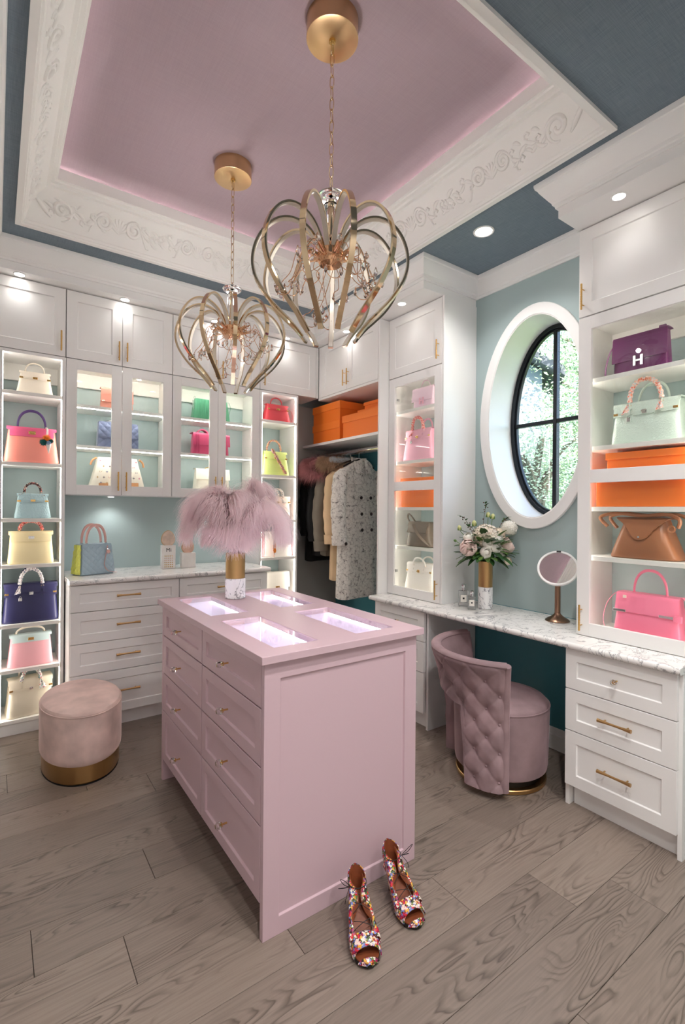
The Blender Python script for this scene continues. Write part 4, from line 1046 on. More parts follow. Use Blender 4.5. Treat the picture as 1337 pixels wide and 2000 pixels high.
G1 = 'handbags on the left shelf tower'
YA = 3.655
def kelly(label, loc, rz, wb, h, db, cols, grp, wt=None, drop=0.27, hh=None, hw=None, belt=True, scarf=None, lean=0.0, hmat=None, fl=None, hr=0.0062, tails=None, clasp='gold'):
    wt = wt or wb * .80
    b = Bag(label, loc, rz, wb, wt, h, db, db * .55, cols, grp, lean=lean)
    b.flap(drop, fl, inset=.13)
    if belt: b.belt(1 - drop - .01, .88)
    b.clasp(1 - drop * (.95 if belt else .55), clasp, w=wb * .062, hh=wb * .034)
    P = b.handle(hw or wb * .24, hh or h * .36, 0, hr, hmat or fl)
    if scarf: b.scarf(P, scarf, hr * 1.7, 1, 28, tails)
    return b
def birkin(label, loc, rz, wb, h, db, cols, grp, wt=None, hh=None, hw=None, scarf=None, lean=0.0, hmat=None, lock=True, hr=0.0058, tails=None, metal='gold', sback=True, tail_share=.31):
    wt = wt or wb * .86
    b = Bag(label, loc, rz, wb, wt, h, db, db * .6, cols, grp, lean=lean)
    b.lobes(tail_share); b.belt(.76, .92); b.clasp(.76, metal, w=wb * .035, hh=wb * .03)
    hw = hw or wb * .21; hh = hh or h * .38
    for y, le in ((b.front(1.0) - .006, -.010), (b.hd(1.0) + .004, .008)):
        P = b.handle(hw, hh, y, hr, hmat, le, z0=b.h * .93)
        if scarf and (y < 0 or sback): b.scarf(P, scarf, hr * 1.75, 1, 28, tails if y < 0 else None)
    if lock: b.padlock(-hw * .95, .70)
    return b
leather('l_cream', 236, 226, 210); leather('l_coral', 240, 152, 138); leather('l_magenta', 222, 98, 138); leather('l_purple', 74, 52, 106)
leather('l_butter', 240, 224, 178); leather('l_navy', 44, 44, 84); leather('l_pink', 240, 178, 186); leather('l_mint', 200, 220, 220); leather('l_beige', 216, 206, 186)
leather('l_red', 200, 66, 76); leather('l_blush', 238, 216, 204); leather('l_white', 240, 234, 228); leather('l_ivory', 244, 238, 226); leather('l_plum', 104, 40, 92, .3)
leather('l_brown', 158, 102, 68); leather('l_rosepink', 238, 128, 158); leather('l_lilac', 234, 204, 220); leather('l_pinkb', 236, 176, 196); leather('l_taupe', 118, 104, 90)
leather('l_salmon', 226, 158, 142); leather('l_green', 84, 160, 124); leather('l_fuchsia', 186, 66, 108); leather('l_skin', 226, 178, 170); leather('l_lime', 212, 216, 96); leather('l_babyblue', 164, 186, 198)
leather('l_tan', 196, 140, 92)
zt = [z + .0012 for z in Z_T1]
# --- left tower, top to bottom
b = kelly('small cream flap handbag with gold turn lock on the top shelf of the left tower', (0.205, YA + .090, zt[0]), 0, 0.205, 0.138, 0.075, 'l_cream', G1, hh=0.062, hw=0.052, hr=.0042)
b.shoulder([(-.09, .03, .012), (-.125, .02, .02), (-.15, .03, .012), (-.16, .05, .004)], .008)
b = kelly('coral handbag with magenta flap and purple handle, fur charm hanging from it', (0.190, YA + .085, zt[1]), 0, 0.304, 0.222, 0.11, 'l_coral', G1, wt=0.262, drop=.25, hh=0.112, hw=0.076, belt=False, fl='l_magenta', hmat='l_purple', hr=.0075)
for c, m_, r_ in (((.075, -.095, .158), 'pom_orange', .026), ((.058, -.100, .130), 'pom_teal', .026), ((.098, -.095, .140), 'pom_teal', .018), ((.085, -.105, .128), 'pom_blue', .016)):
    rnd = random.Random(3); mb = MB().ball(c, r_ * .72, 14, 10)
    for k in range(220):
        d_ = Vector((rnd.gauss(0, 1), rnd.gauss(0, 1), rnd.gauss(0, 1))).normalized(); c_ = Vector(c); e = c_ + d_ * r_ * rnd.uniform(.95, 1.15); a_ = c_ + d_ * r_ * .6; s_ = d_.orthogonal() * .0012
        mb.add([a_ + s_, a_ - s_, e], [(0, 1, 2)])
    mb.build('charm_pompom', m_, b.o)
MB().lathe([(.001, .062), (.016, .122), (.010, .125)], 14, (.086, -.094, 0)).build('charm_cone', 'l_white', b.o)
MB().tube(spline([(.078, -.03, .232), (.080, -.075, .218), (.079, -.092, .18)], 6), .006, 8).build('charm_loop', 'l_white', b.o)
kelly('pale blue dotted handbag with dark red scarf on its handle', (0.198, YA + .085, zt[2]), 0, 0.205, 0.152, 0.085, 'ostrich_blue', G1, hh=0.070, hw=0.046, hr=.0045, scarf='scarf_red', tails=[((-.046, -.01, .156), (-.025, -.02, -.004), .03), ((.046, -.01, .156), (.012, -.02, -.012), .03)])
kelly('butter yellow handbag with coral scarf around the handle', (0.190, YA + .085, zt[3]), 0, 0.255, 0.200, 0.12, 'l_butter', G1, wt=0.235, drop=.30, hh=0.066, hw=0.062, belt=False, scarf='scarf_coral', clasp='chrome', tails=[((-.062, -.01, .205), (-.05, -.02, -.010), .03)])
birkin('navy blue handbag with silver padlock and pale scarf handles', (0.192, YA + .090, zt[4]), 0, 0.312, 0.240, 0.12, 'l_navy', G1, wt=0.284, hh=0.115, hw=0.062, scarf='scarf_pale', sback=False, metal='chrome', tails=[((-.062, -.05, .235), (-.012, -.02, -.05), .03)])
kelly('pink handbag with pale mint flap and cream handle', (0.192, YA + .085, zt[5]), R(2), 0.252, 0.196, 0.10, 'l_pink', G1, wt=0.222, drop=.22, hh=0.042, hw=0.078, belt=False, fl='l_mint', hmat='l_cream')
b = birkin('beige handbag with green and white scarf on the bottom shelf of the left tower', (0.190, YA + .100, zt[6]), R(6), 0.262, 0.225, 0.15, 'l_beige', G1, wt=0.235, hh=0.088, hw=0.052, scarf='scarf_teal', sback=False, lock=False, metal='chrome', tails=[((.052, -.06, .215), (.01, -.02, -.05), .035)])
MB().tube(spline([(.07, -.09, .13), (.075, -.10, .10), (.073, -.10, .065)], 5), [.003] * 6 + [.003] * 4 + [.007], 8).build('tassel', 'l_butter', b.o)

# --- second tower
G2 = 'handbags on the shelf tower beside the closet'; zt = [z + .0012 for z in Z_T2]
b = kelly('small red handbag on the top shelf beside the orange boxes', (1.955, YA + .085, zt[0]), 0, 0.245, 0.140, 0.09, 'l_red', G2, hh=0.062, hw=0.055, hr=.0048)
b.shoulder([(.10, .02, .13), (.135, -.01, .11), (.150, -.02, .06), (.135, -.02, .005)], .008)
b = kelly('lime green handbag with a braided scarf across its front', (1.935, YA + .085, zt[1]), 0, 0.262, 0.195, 0.11, 'croc_lime', G2, hh=0.098, hw=0.066, hr=.005, scarf='scarf_mix', tails=None)
for s_ in (-1, 1):
    P = [(-.055 + .125 * k / 14 + s_ * .010 * math.sin(k * 1.1), -.075 - .002 * k * (1 if k < 7 else 1) * .6, .215 - .205 * k / 14) for k in range(15)]
    MB().tube(P, .008, 8).build('scarf_braid', 'scarf_mix', b.o)
birkin('blush handbag with a navy and white scarf, partly behind the feathers', (1.955, YA + .090, zt[2]), 0, 0.255, 0.190, 0.11, 'l_blush', G2, wt=.245, hh=0.078, hw=0.054, scarf='scarf_navy', lock=False, tails=[((.03, -.05, .18), (.02, -.02, -.04), .03)])
b = kelly('white handbag with pink sides and a bird-shaped silk charm, below the feathers', (1.965, YA + .090, zt[3]), 0, 0.280, 0.205, 0.11, 'l_white', G2, wt=.25, hh=0.07, belt=False)
for s_ in (-1, 1): MB().add([(s_ * .139, -.055, .004), (s_ * .141, .05, .004), (s_ * .126, .03, .195), (s_ * .125, -.035, .195), (s_ * .1425, -.055, .004), (s_ * .1445, .05, .004), (s_ * .130, .03, .195), (s_ * .129, -.035, .195)], [(0,1,2,3),(4,7,6,5),(0,4,5,1),(1,5,6,2),(2,6,7,3),(3,7,4,0)]).build('side_gusset', 'l_pink', b.o)
mb = MB()
def _ch(u, v): return (-.060 + (v - .5) * .034 * math.sin(PI * min(.98, u + .08)) , -.085 - .006 * math.cos(v * 5), .150 - .150 * u)
MB().sheet(_ch, 12, 6, .003).build('silk_charm', 'scarf_peach', b.o)
MB().ball((-.055, -.088, .055), .014, 10, 7, (1, .5, 1.5)).build('charm_bead', 'pom_orange', b.o)
MB().sheet(lambda u, v: (-.02 + .05 * (u - .5), -.088, .165 + .03 * (v - .5) * (1 - u)), 6, 4, .002).build('charm_leaf', 'l_pink', b.o)
b = Bag('cream flap bag low in the tower, just above the island top', (1.965, YA + .100, zt[4]), 0, 0.235, 0.230, 0.20, 0.08, 0.07, 'l_ivory', G2); b.flap(.62, inset=.0); b.clasp(.40, 'gold', .018, .010)

# --- first glass cabinet
G3 = 'handbags in the glazed wall cabinets'
z1_, z2_, z3_ = 2.1192, 1.8472, 1.5732
b = Bag('salmon pink flap bag on the top shelf of the left glass cabinet', (0.705, 3.80, z1_), 0, 0.215, 0.205, 0.148, 0.06, 0.05, 'l_salmon', G3); b.flap(.62, inset=.0)
for k in (.35, .72): MB().box(-.103, b.front(.5) - .0072, .148 * k, .103, b.front(.5) - .0062, .148 * k + .003).build('fold', 'l_salmon', b.o)
b.handle(.03, .014, 0, .003, 'gold', tabs=False)
# quilted bag: diamond grid of puffed pads as relief on body and flap
def quilt(b, m, cell=.034, t0=.03, t1=.97, amp=.006, flapt=None):
    W_ = b.hw(.5) * 2 * .96
    def fn(u, v):
        t = t0 + (t1 - t0) * v; x = (u - .5) * 2 * b.hw(t) * .965; z = b.h * t
        p = (x + z) / cell; q = (x - z) / cell; pad = (abs(math.sin(PI * p)) * abs(math.sin(PI * q))) ** .45
        yy = b.front(t) - .0015 - amp * pad - (.007 if flapt and t > flapt else 0)
        return (x, yy, z)
    return MB().sheet(fn, 76, 52, .0025).build('quilted_front', m, b.o, angle=70)
b = Bag('dusty blue diamond-quilted bag on the middle shelf of the left glass cabinet', (0.715, 3.81, z2_), 0, 0.275, 0.265, 0.186, 0.085, 0.07, 'quilt_blue', G3); quilt(b, 'quilt_blue', .05, flapt=.40)
MB().tube(spline([(-.08, -.03, .186), (-.05, -.02, .196), (-.02, -.03, .190), (.05, -.02, .200), (.09, -.03, .188)], 6), .0045, 6).build('chain', 'chrome', b.o)
# white monogram bag
b = Bag('white multicolour-monogram bag with tan trim, bottom left glass cabinet', (0.712, 3.805, z3_), 0, 0.365, 0.280, 0.205, 0.15, 0.10, 'l_ivory', G3, bulge=.16, sq=.42)
MB().box(-.034, b.front(.8) - .010, .205 * .60, .034, b.front(.8) - .004, .205 * .99).build('strap', 'l_tan', b.o, .002)
MB().box(.045, b.front(.05) - .008, .004, .13, b.front(.05) - .002, .03).build('corner_patch', 'l_tan', b.o, .002)
MB().box(-.13, b.front(.05) - .008, .004, -.07, b.front(.05) - .002, .022).build('corner_patch', 'l_tan', b.o, .002)
for s_ in (-1, 1): MB().tube(spline([(s_ * .14, -.05, .20), (s_ * .165, -.04, .18), (s_ * .175, -.03, .15)], 6), .007, 8).build('side_tab', 'l_tan', b.o)
rnd = random.Random(11); mats_ = []
for nm, c in (('print_red', (176, 60, 80)), ('print_blue', (70, 90, 150)), ('print_gold', (180, 140, 70)), ('print_dark', (60, 50, 70)), ('print_pink', (200, 110, 140))): mat(nm, rgb(*c), .5); mats_.append(nm)
star = [((.010 if k % 2 == 0 else .003) * math.cos(PI * k / 4), (.010 if k % 2 == 0 else .003) * math.sin(PI * k / 4)) for k in range(8)]
for r_ in range(5):
    for c_ in range(9):
        t = .12 + .19 * r_; x = (-.155 + .039 * c_ + (.019 if r_ % 2 else 0)); 
        if abs(x) > b.hw(t) * .86 or (abs(x) < .042 and t > .55): continue
        # surface of the rounded body at x
        k = min(.999, abs(x) / b.hw(t)); y = -b.hd(t) * (1 - k ** (2 / .42)) ** (.42 / 2) - .0012
        if (r_ + c_) % 3 == 0: 
            me = text_mesh('LV', .017).copy(); o_ = link('monogram', me, mats_[(r_ * 3 + c_) % 5], b.o, 0, (x, y, .205 * t)); o_.rotation_euler = (PI / 2, 0, 0)
        else:
            MB().prism([(x + p, .205 * t + q) for p, q in star], y - .0004, y + .0004).build('monogram', mats_[(r_ * 2 + c_) % 5], b.o, angle=0)
# --- second glass cabinet
b = Bag('green ridged bag with silver chain on the top shelf of the right glass cabinet', (1.400, 3.80, z1_), 0, 0.31, 0.27, 0.168, 0.09, 0.06, 'l_green', G3)
for k in range(9): MB().tube([(-.12 + .03 * k, b.front(.1) - .001, .012), (-.11 + .0275 * k, b.front(.5) - .002, .085), (-.105 + .0262 * k, b.front(1) - .001, .165)], .005, 6).build('ridge', 'l_green', b.o)
ring = MB().tube([(.006 * math.cos(a * PI / 6), 0, .0085 * math.sin(a * PI / 6)) for a in range(12)], .0018, 6, close=True).mesh('chain_link', 50)
for k in range(11):
    o_ = link('chain_link', ring, 'chrome', b.o, 0, (-.140 - .014 * math.sin(k * .5) , -.03, .172 - .0145 * k)); o_.rotation_euler = (0, R(14), (PI / 2) * (k % 2))
b.shoulder([(.12, 0, .165), (.155, 0, .17), (.165, 0, .12), (.15, 0, .05)], .006)
b = Bag('magenta trunk-shaped bag on the middle shelf of the right glass cabinet', (1.395, 3.80, z2_), 0, 0.30, 0.29, 0.165, 0.09, 0.085, 'l_fuchsia', G3, sq=.36); b.flap(.55, inset=0)
for s_ in (-1, 1): 
    for q in (.105, .125): MB().tube([(s_ * q, b.front(.1) - .008, .01), (s_ * q, b.front(.5) - .010, .08), (s_ * q, b.front(.95) - .006, .155)], .004, 6).build('piping', 'l_fuchsia', b.o)
MB().sheet(lambda u, v: (-.11 + .09 * u, .0 + .05 * (v - .5), .166 + .035 * math.sin(PI * u) ** .7), 10, 4, .008).build('folded_strap', 'l_fuchsia', b.o)
b = Bag('ivory flap bag on the bottom shelf of the right glass cabinet', (1.410, 3.80, z3_), 0, 0.285, 0.265, 0.160, 0.09, 0.07, 'l_ivory', G3); b.flap(.5, inset=.0); b.handle(.05, .02, 0, .003, 'gold', tabs=False)
MB().box(-.02, b.front(.5) - .011, .07, .02, b.front(.5) - .006, .082).build('clasp', 'gold', b.o, .001)

# --- tall cabinet left of the window (fronts face -x)
G4 = 'handbags in the tall glazed cabinet left of the window'; XB = 2.42
def hclasp(b, t=.42, m='rose_gold', s_=.020):
    y = b.front(t) - .012; z = b.h * t
    MB().box(-s_, y, z - s_ * 1.1, -s_ * .45, y + .004, z + s_ * 1.1).box(s_ * .45, y, z - s_ * 1.1, s_, y + .004, z + s_ * 1.1).box(-s_ * .45, y, z - s_ * .22, s_ * .45, y + .004, z + s_ * .22).build('clasp', m, b.o, .001)
b = Bag('lilac flap bag with a pink H clasp on the top shelf left of the window', (XB + .120, 2.540, 2.1612), -PI / 2, .20, .20, .148, .07, .055, 'l_lilac', G4, sq=.34); b.flap(.62, inset=0); hclasp(b, .36, 'l_pinkb', .022); b.handle(.045, .055, 0, .003, 'l_lilac', tabs=False)
birkin('pale pink handbag with scarf handles, second shelf left of the window', (XB + .135, 2.585, 1.7882), -PI / 2, .315, .225, .13, 'l_pinkb', G4, wt=.25, hh=.105, hw=.058, scarf='scarf_scarlet' if 'scarf_scarlet' in M else 'scarf_coral', sback=False, tails=[((-.05, -.05, .21), (-.01, -.02, -.03), .03)])
b = Bag('taupe slouchy bag with rolled handle, fourth shelf left of the window', (XB + .130, 2.565, 1.1612), -PI / 2, .27, .20, .175, .13, .09, 'l_taupe', G4, bulge=.25, sq=.5); b.flap(.42, inset=.12); 
b.shoulder([(-.02, -.08, .16), (.04, -.10, .10), (.10, -.095, .05), (.13, -.07, .02)], .022)
MB().tube(spline([(-.06, -.01, .165), (-.10, -.02, .215), (-.135, -.02, .235), (-.145, -.015, .20), (-.11, -.01, .155)], 7), .0065, 8).build('handle', 'l_taupe', b.o)
MB().tube([(0, b.front(.62) - .008, .108), (0, b.front(.62) - .014, .108)], .006, 10).build('stud', 'chrome', b.o)
birkin('white handbag with gold plates on the bottom shelf left of the window', (XB + .135, 2.560, 0.8202), -PI / 2, .315, .215, .13, 'l_white', G4, wt=.25, hh=.06, hw=.06, lock=False, sback=False)
# --- tall cabinet at the right edge
G5 = 'handbags in the tall glazed cabinet at the right edge'
b = Bag('plum purple flap bag with a metal H clasp, top right', (XB + .120, 1.085, 2.0952), -PI / 2, .245, .235, .182, .07, .06, 'l_plum', G5, sq=.32); b.flap(.66, inset=0); hclasp(b, .30, 'steel', .022)
b.shoulder([(-.12, .0, .175), (-.135, -.03, .13), (-.145, -.05, .06), (-.15, -.05, .005)], .014)
MB().box(.075, -.01, .182, .105, .0, .205).build('strap_end', 'l_plum', b.o, .002)
b = birkin('mint green scale-textured handbag with peach scarf handles, right cabinet', (XB + .130, 1.055, 1.7532), -PI / 2, .312, .195, .13, 'croc_mint', G5, wt=.285, hh=.120, hw=.070, scarf='scarf_peach', sback=False, metal='chrome', tails=[((-.07, -.06, .19), (-.01, -.015, -.045), .03), ((.07, -.06, .19), (.0, -.015, -.045), .03)])
b = Bag('brown slouchy leather bag with wide flap, right cabinet', (XB + .130, 1.060, 1.2012), -PI / 2, .315, .215, .185, .15, .10, 'l_brown', G5, bulge=.30, sq=.52, gus=.5); 
def _fb(u, v):
    x = (u - .5) * 2 * (.115 - .045 * v ** 2); k = v
    if v < .35: q = v / .35; return (x * 1.1, .045 - .10 * q, .190 + .006 * math.sin(PI * q))
    q = (v - .35) / .65; t = 1 - .52 * q * (1 - .75 * (2*u - 1) ** 2); return (x, b.front(max(t, .4)) - .008, .188 * t)
MB().sheet(_fb, 20, 16, .005).build('flap', 'l_brown', b.o)
for sy, yy in ((0, -.055), (1, .045)):
    MB().tube(spline([(-.16, yy, .150 - .01 * sy), (-.19, yy - .01, .195), (-.12, yy, .215), (.0, yy, .205), (.10, yy, .212), (.155, yy - .005, .19), (.15, yy, .150)], 7), .0085, 8).build('handle', 'l_brown', b.o)
MB().tube([(.0, b.front(.55) - .012, .105), (.0, b.front(.55) - .018, .105)], .005, 10).build('stud', 'chrome', b.o)
for q in range(2): MB().tube([(.125 + .014 * math.cos(a * PI / 5 + q), -.062, .145 + .014 * math.sin(a * PI / 5 + q)) for a in range(10)], .004, 7, close=True).build('knot', 'l_brown', b.o)
b = Bag('bubblegum pink structured handbag on the bottom shelf, right cabinet', (XB + .130, 1.045, 0.8202), -PI / 2, .300, .262, .205, .11, .075, 'l_rosepink', G5, sq=.2); b.flap(.42, inset=.0)
P = b.handle(.072, .115, 0, .006, ring='l_rosepink')
b.shoulder([(-.115, 0, .205), (-.15, -.02, .20), (-.185, -.04, .14), (-.195, -.05, .06), (-.17, -.06, .004)], .010)
b.shoulder([(.115, 0, .205), (.14, -.01, .215), (.16, -.02, .19), (.165, -.03, .15)], .010)
for a_, c_ in ((-.145, -.085), (.06, .125)): MB().box(a_, b.front(.6) - .012, .118, c_, b.front(.6) - .008, .130).build('clasp_plate', 'chrome', b.o, .001)
MB().box(.118, b.front(.6) - .013, .108, .155, b.front(.6) - .005, .136).build('side_strap', 'l_rosepink', b.o, .002)
# small charm square
MB().box(-.098, -.060, .186, -.084, -.052, .200).build('tag', 'l_blush', b.o, .001)

# --- quilted two-tone bag on the counter
b = Bag('pale blue and lime quilted bag with pink double handles on the marble counter', (0.548, 3.690, 0.9752), R(20), .235, .205, .205, .125, .085, 'l_babyblue', None, bulge=.03, gus=.0, sq=.16)

def _q(u, v):
    t = .03 + .94 * v; x = (u - .5) * 2 * b.hw(t) * .97; z = b.h * t; p = (x + z) / .042; q = (x - z) / .042
    return (x, b.front(t) - .001 - .0045 * (abs(math.sin(PI * p) * math.sin(PI * q))) ** .45, z)
MB().sheet(_q, 70, 60, .002).build('quilted_front', 'l_babyblue', b.o, angle=70)
def _qs(u, v):
    t = .03 + .94 * v; y = (u - .5) * 2 * b.hd(t) * .95; z = b.h * t; p = (y + z) / .042; q = (y - z) / .042
    return (-b.hw(t) - .001 - .0045 * (abs(math.sin(PI * p) * math.sin(PI * q))) ** .45, y, z)
MB().sheet(_qs, 40, 60, .002).build('quilted_side', 'l_lime', b.o, angle=70)
for y in (b.front(1) + .012, b.hd(1) - .012):
    b.handle(.066, .120, y, .0085, 'l_skin', ring='chrome', tabs=False, z0=.212)
    for s_ in (-1, 1): MB().tube([(s_ * .066 + .009 * math.cos(a * PI / 6), y - .003, .204 + .009 * math.sin(a * PI / 6)) for a in range(12)], .0022, 7, close=True).build('ring', 'chrome', b.o)
MB().tube([(.068 + .016 * math.cos(a * PI / 10), b.front(.7) - .014, .150 + .016 * math.sin(a * PI / 10)) for a in range(20)], .0028, 7, close=True).build('charm_ring', 'chrome', b.o)
MB().tube([(.068, b.front(.7) - .012, .150), (.068, b.front(.7) - .016, .150)], .012, 18).build('charm_disc', 'l_skin', b.o)
b.shoulder([(.066, b.front(.9) - .012, .190), (.050, b.front(.7) - .014, .120), (.038, b.front(.5) - .016, .060), (.060, b.front(.2) - .020, .020), (.105, b.front(.1) - .024, .008), (.120, b.front(.1) - .020, .006)], .010, 'l_skin')

# ================================================================== ORANGE BOXES
def obox(label, loc, rz, w, d, h, lid, grp):
    t = thing('gift_box', label, 'box', loc, rz, grp)
    boxo('box_base', 'orange_box', t, -w / 2, -d / 2, 0, w / 2, d / 2, h - .003, .002)
    MB().box(-w / 2 - .006, -d / 2 - .006, h - lid, w / 2 + .006, d / 2 + .006, h).build('lid', 'orange_lid', t, .001)
    return t
GB = 'orange gift boxes'
zsf = 2.0185
obox('large orange box at the bottom left of the closet shelf', (2.515, 3.590, zsf), -PI / 2, 0.42, 0.29, 0.166, 0.062, GB)
obox('large orange box stacked on top at the left of the closet shelf', (2.515, 3.590, zsf + .1668), -PI / 2, 0.42, 0.29, 0.166, 0.062, GB)
obox('large orange box on the closet shelf next to the right jamb', (2.510, 3.090, zsf), -PI / 2, 0.46, 0.30, 0.185, 0.058, GB)
obox('flat orange box lying on the right-hand closet box', (2.560, 3.060, zsf + .1858), -PI / 2, 0.36, 0.20, 0.046, 0.022, GB)
obox('smallest orange box at the top of the right-hand closet stack', (2.570, 3.040, zsf + .2326), -PI / 2, 0.30, 0.17, 0.060, 0.026, GB)
obox('orange box behind the glass rail, left of the window', (2.580, 2.550, 1.4482), -PI / 2, 0.33, 0.22, 0.212, 0.030, GB)
obox('lower orange box behind the glass rail at the right edge', (2.590, 1.060, 1.4492), -PI / 2, 0.40, 0.26, 0.150, 0.030, GB)
obox('upper orange box under the mint handbag at the right edge', (2.600, 1.045, 1.5998), -PI / 2, 0.345, 0.24, 0.114, 0.034, GB)

# ================================================================== COATS
def hanger(t, w=0.20, drop=0.10, m='black'):
    MB().tube([(-w, 0, -drop - .055), (-w * .5, 0, -drop - .015), (0, 0, -drop + .012), (w * .5, 0, -drop - .015), (w, 0, -drop - .055)], .007, 8).build('hanger', m, t)
    P = [(0, 0, -drop + .012), (0, 0, -drop + .04)] + [(0.024 * math.cos(a), 0, -0.004 + 0.024 * math.sin(a)) for a in [(-PI / 2 + PI * 1.25 * k / 10) for k in range(11)]]
    MB().tube(spline(P, 3), .0022, 6).build('hook', 'steel', t)
def coat(label, y, m, sh, hem, zs0, hemz, sl_len, dep=0.055, x=2.515, sleeve_out=0.03, folds=6, seed=1, cat='coat', cuff=None, zc=1.941):
    """hung coat facing -y: shoulders at zs0 below the rail, hem at hemz (world), sh/hem half widths"""
    t = thing('coat', label, cat, (x, y, zc), 0, 'coats on the closet rail')
    hanger(t, sh * .82)
    rnd = random.Random(seed); zb = hemz - zc; rs = []; n = 48; ph = rnd.uniform(0, 6)
    prof_ = [(0.0, .055, .030), (.02, .080, .036), (.05, sh * .72, .045), (.085, sh * .97, .050), (.13, sh, .052)]
    levels = []
    for d, a, b in prof_: levels.append((zs0 - d, a, b, 0))
    z1 = zs0 - .13
    for k in range(1, 17):
        q = k / 16; z = z1 + (zb - z1) * q; a = sh * (1 - q) + hem * q; a *= 1 - .06 * math.sin(PI * min(1, q * 2)); levels.append((z, a, dep * (1 + .35 * q), q))
    for z, a, b, q in levels:
        ring_ = []
        for j in range(n):
            th = 2*PI*j/n; f = 1 + .16 * q * math.sin(folds * th + ph + q * 1.2) + .05 * q * math.sin(folds * 2.3 * th)
            ring_.append((a * sgnpow(math.cos(th), .8), b * f * sgnpow(math.sin(th), .8), z + .006 * q * math.sin(3 * th)))
        rs.append(ring_)
    MB().rings(rs).build('body', m, t, angle=60)
    for s in (-1, 1):
        P = [(s * sh * .80, 0, zs0 - .10), (s * (sh + .004), 0, zs0 - .15), (s * (sh + sleeve_out * .5), -.012, zs0 - .27), (s * (sh + sleeve_out), -.020, zs0 - .42), (s * (sh + sleeve_out * .8), -.028, zs0 - sl_len * .85), (s * (sh + sleeve_out * .6), -.030, zs0 - sl_len)]
        P = spline(P, 5); nn = len(P); rr = [.040 + .030 * math.sin(PI * min(1, k / nn * 2.2) * .5) - .014 * (k / nn) + .003 * math.sin(k * 1.7) for k in range(nn)]
        sl = MB().tube(P, rr, 16, flat=1.0).build('sleeve', m, t, angle=60)
        if cuff:
            c0 = P[-5]; c1 = P[-1]
            MB().tube([c0, P[-3], c1], [rr[-3] + .006] * 3, 16).build('cuff', cuff, sl)
    return t
def collar(t, m, z, w=.075, drop=.085, lap=.11):
    for s in (-1, 1):
        def fn(u, v, s=s):
            x = s * (.012 + w * u * (1 - .15 * v)); 
            return (x, -.060 - .020 * u * (1 - u) - .026 * v, z + .012 - drop * v * (0.75 + .55 * (1 - u)) - .055 * u ** 1.5)
        MB().sheet(fn, 10, 10, .006).build('collar', m, t)
    MB().sheet(lambda u, v: (.075 * math.cos(PI * u), .040 * math.sin(PI * u) - .005, z - .022 + .05 * v), 16, 5, .006).build('collar_stand', m, t)
def fur(t, m, c, size, n, ln, seed=5, m2=None, cr=.038):
    """hood trim: hairs growing from a drooping ring"""
    rnd = random.Random(seed); mb = MB(); core = MB()
    K = [(c[0] + size[0] * math.cos(2*PI*k/20), c[1] + size[1] * math.sin(2*PI*k/20), c[2] + size[2] * math.sin(2*PI*k/20 + .4)) for k in range(20)]
    core.tube(K, cr, 10, close=True).build('fur_core', m, t)
    for k in range(n):
        a = rnd.uniform(0, 2*PI); ce_ = Vector((c[0] + size[0] * math.cos(a), c[1] + size[1] * math.sin(a), c[2] + size[2] * math.sin(a + .4)))
        out = Vector((math.cos(a), math.sin(a) * .9, rnd.uniform(-.9, 1.0))) + Vector((rnd.gauss(0, .5), rnd.gauss(0, .5), rnd.gauss(0, .4)))
        out.normalize(); p0 = ce_ + out * cr * .8; L_ = ln * rnd.uniform(.6, 1.2)
        p1 = p0 + out * L_ * .55; p2 = p0 + out * L_ * .95 + Vector((0, 0, -L_ * .35)); s_ = out.orthogonal().normalized() * .0016
        mb.add([p0 + s_, p0 - s_, p1 - s_ * .8, p1 + s_ * .8, p2], [(0, 1, 2, 3), (3, 2, 4)])
    o = mb.build('fur_trim', m2 or m, t, angle=0); o['kind'] = 'stuff'
    return o
lc = coat('long cream lace coat with dark double-breasted buttons, nearest on the rail', 3.300, 'lace', .195, .215, -.105, .690, .70, dep=.060, seed=2, folds=5, cuff='lace')
collar(lc, 'lace', -.100, .085, .10)
bme = MB().lathe([(.002, 0), (.013, .001), (.0145, .004), (.012, .007), (.007, .005), (.002, .005)], 18).mesh('button', 50)
for zz in (1.525, 1.390, 1.258):
    for xx in (-.045, .055):
        o = link('button', bme, 'button_dark', lc, 0, (xx, -.088 - (1.6 - zz) * .060, zz - 1.941)); o.rotation_euler = (PI / 2, 0, 0)
o = link('button', bme, 'button_dark', lc, 0, (-.212, -.112, 1.150 - 1.941)); o.rotation_euler = (PI / 2, 0, 0)
MB().sheet(lambda u, v: (-.165 + .15 * u, -.072 - .008 * v, -.20 - .105 * v), 8, 6, .004).build('storm_flap', 'lace', lc)
MB().sheet(lambda u, v: (.052 - .012 * v, -.070 - .028 * v, -.19 - 1.03 * v + 0 * u) if u < .01 else (.052 - .012 * v + .004 * u, -.072 - .028 * v, -.19 - 1.03 * v), 2, 20, .003).build('placket', 'lace', lc)
tc_ = coat('beige trench coat with belted cuffs, second on the rail', 3.420, 'trench', .190, .20, -.120, .830, .68, dep=.055, seed=4, cuff='trench')
MB().box(-.232, -.082, -.795, -.200, -.074, -.755).build('buckle', 'button_dark', tc_, .002)
MB().sheet(lambda u, v: (-.13 + .03 * (v - .5) + .03 * u, -.06, -1.10 - .12 * u), 8, 3, .003).build('belt_end', 'trench', tc_)
pa = coat('olive quilted parka with brown and white fur hood', 3.545, 'parka', .200, .21, -.125, 1.03, .74, dep=.065, seed=6, folds=8, sleeve_out=.05, cuff='parka')
fur(pa, 'fur_brown', (-.06, -.03, -.115), (.14, .06, .035), 3600, .075, 8); fur(pa, 'fur_pale', (-.05, -.035, -.085), (.055, .03, .01), 2400, .060, 9, cr=.012)
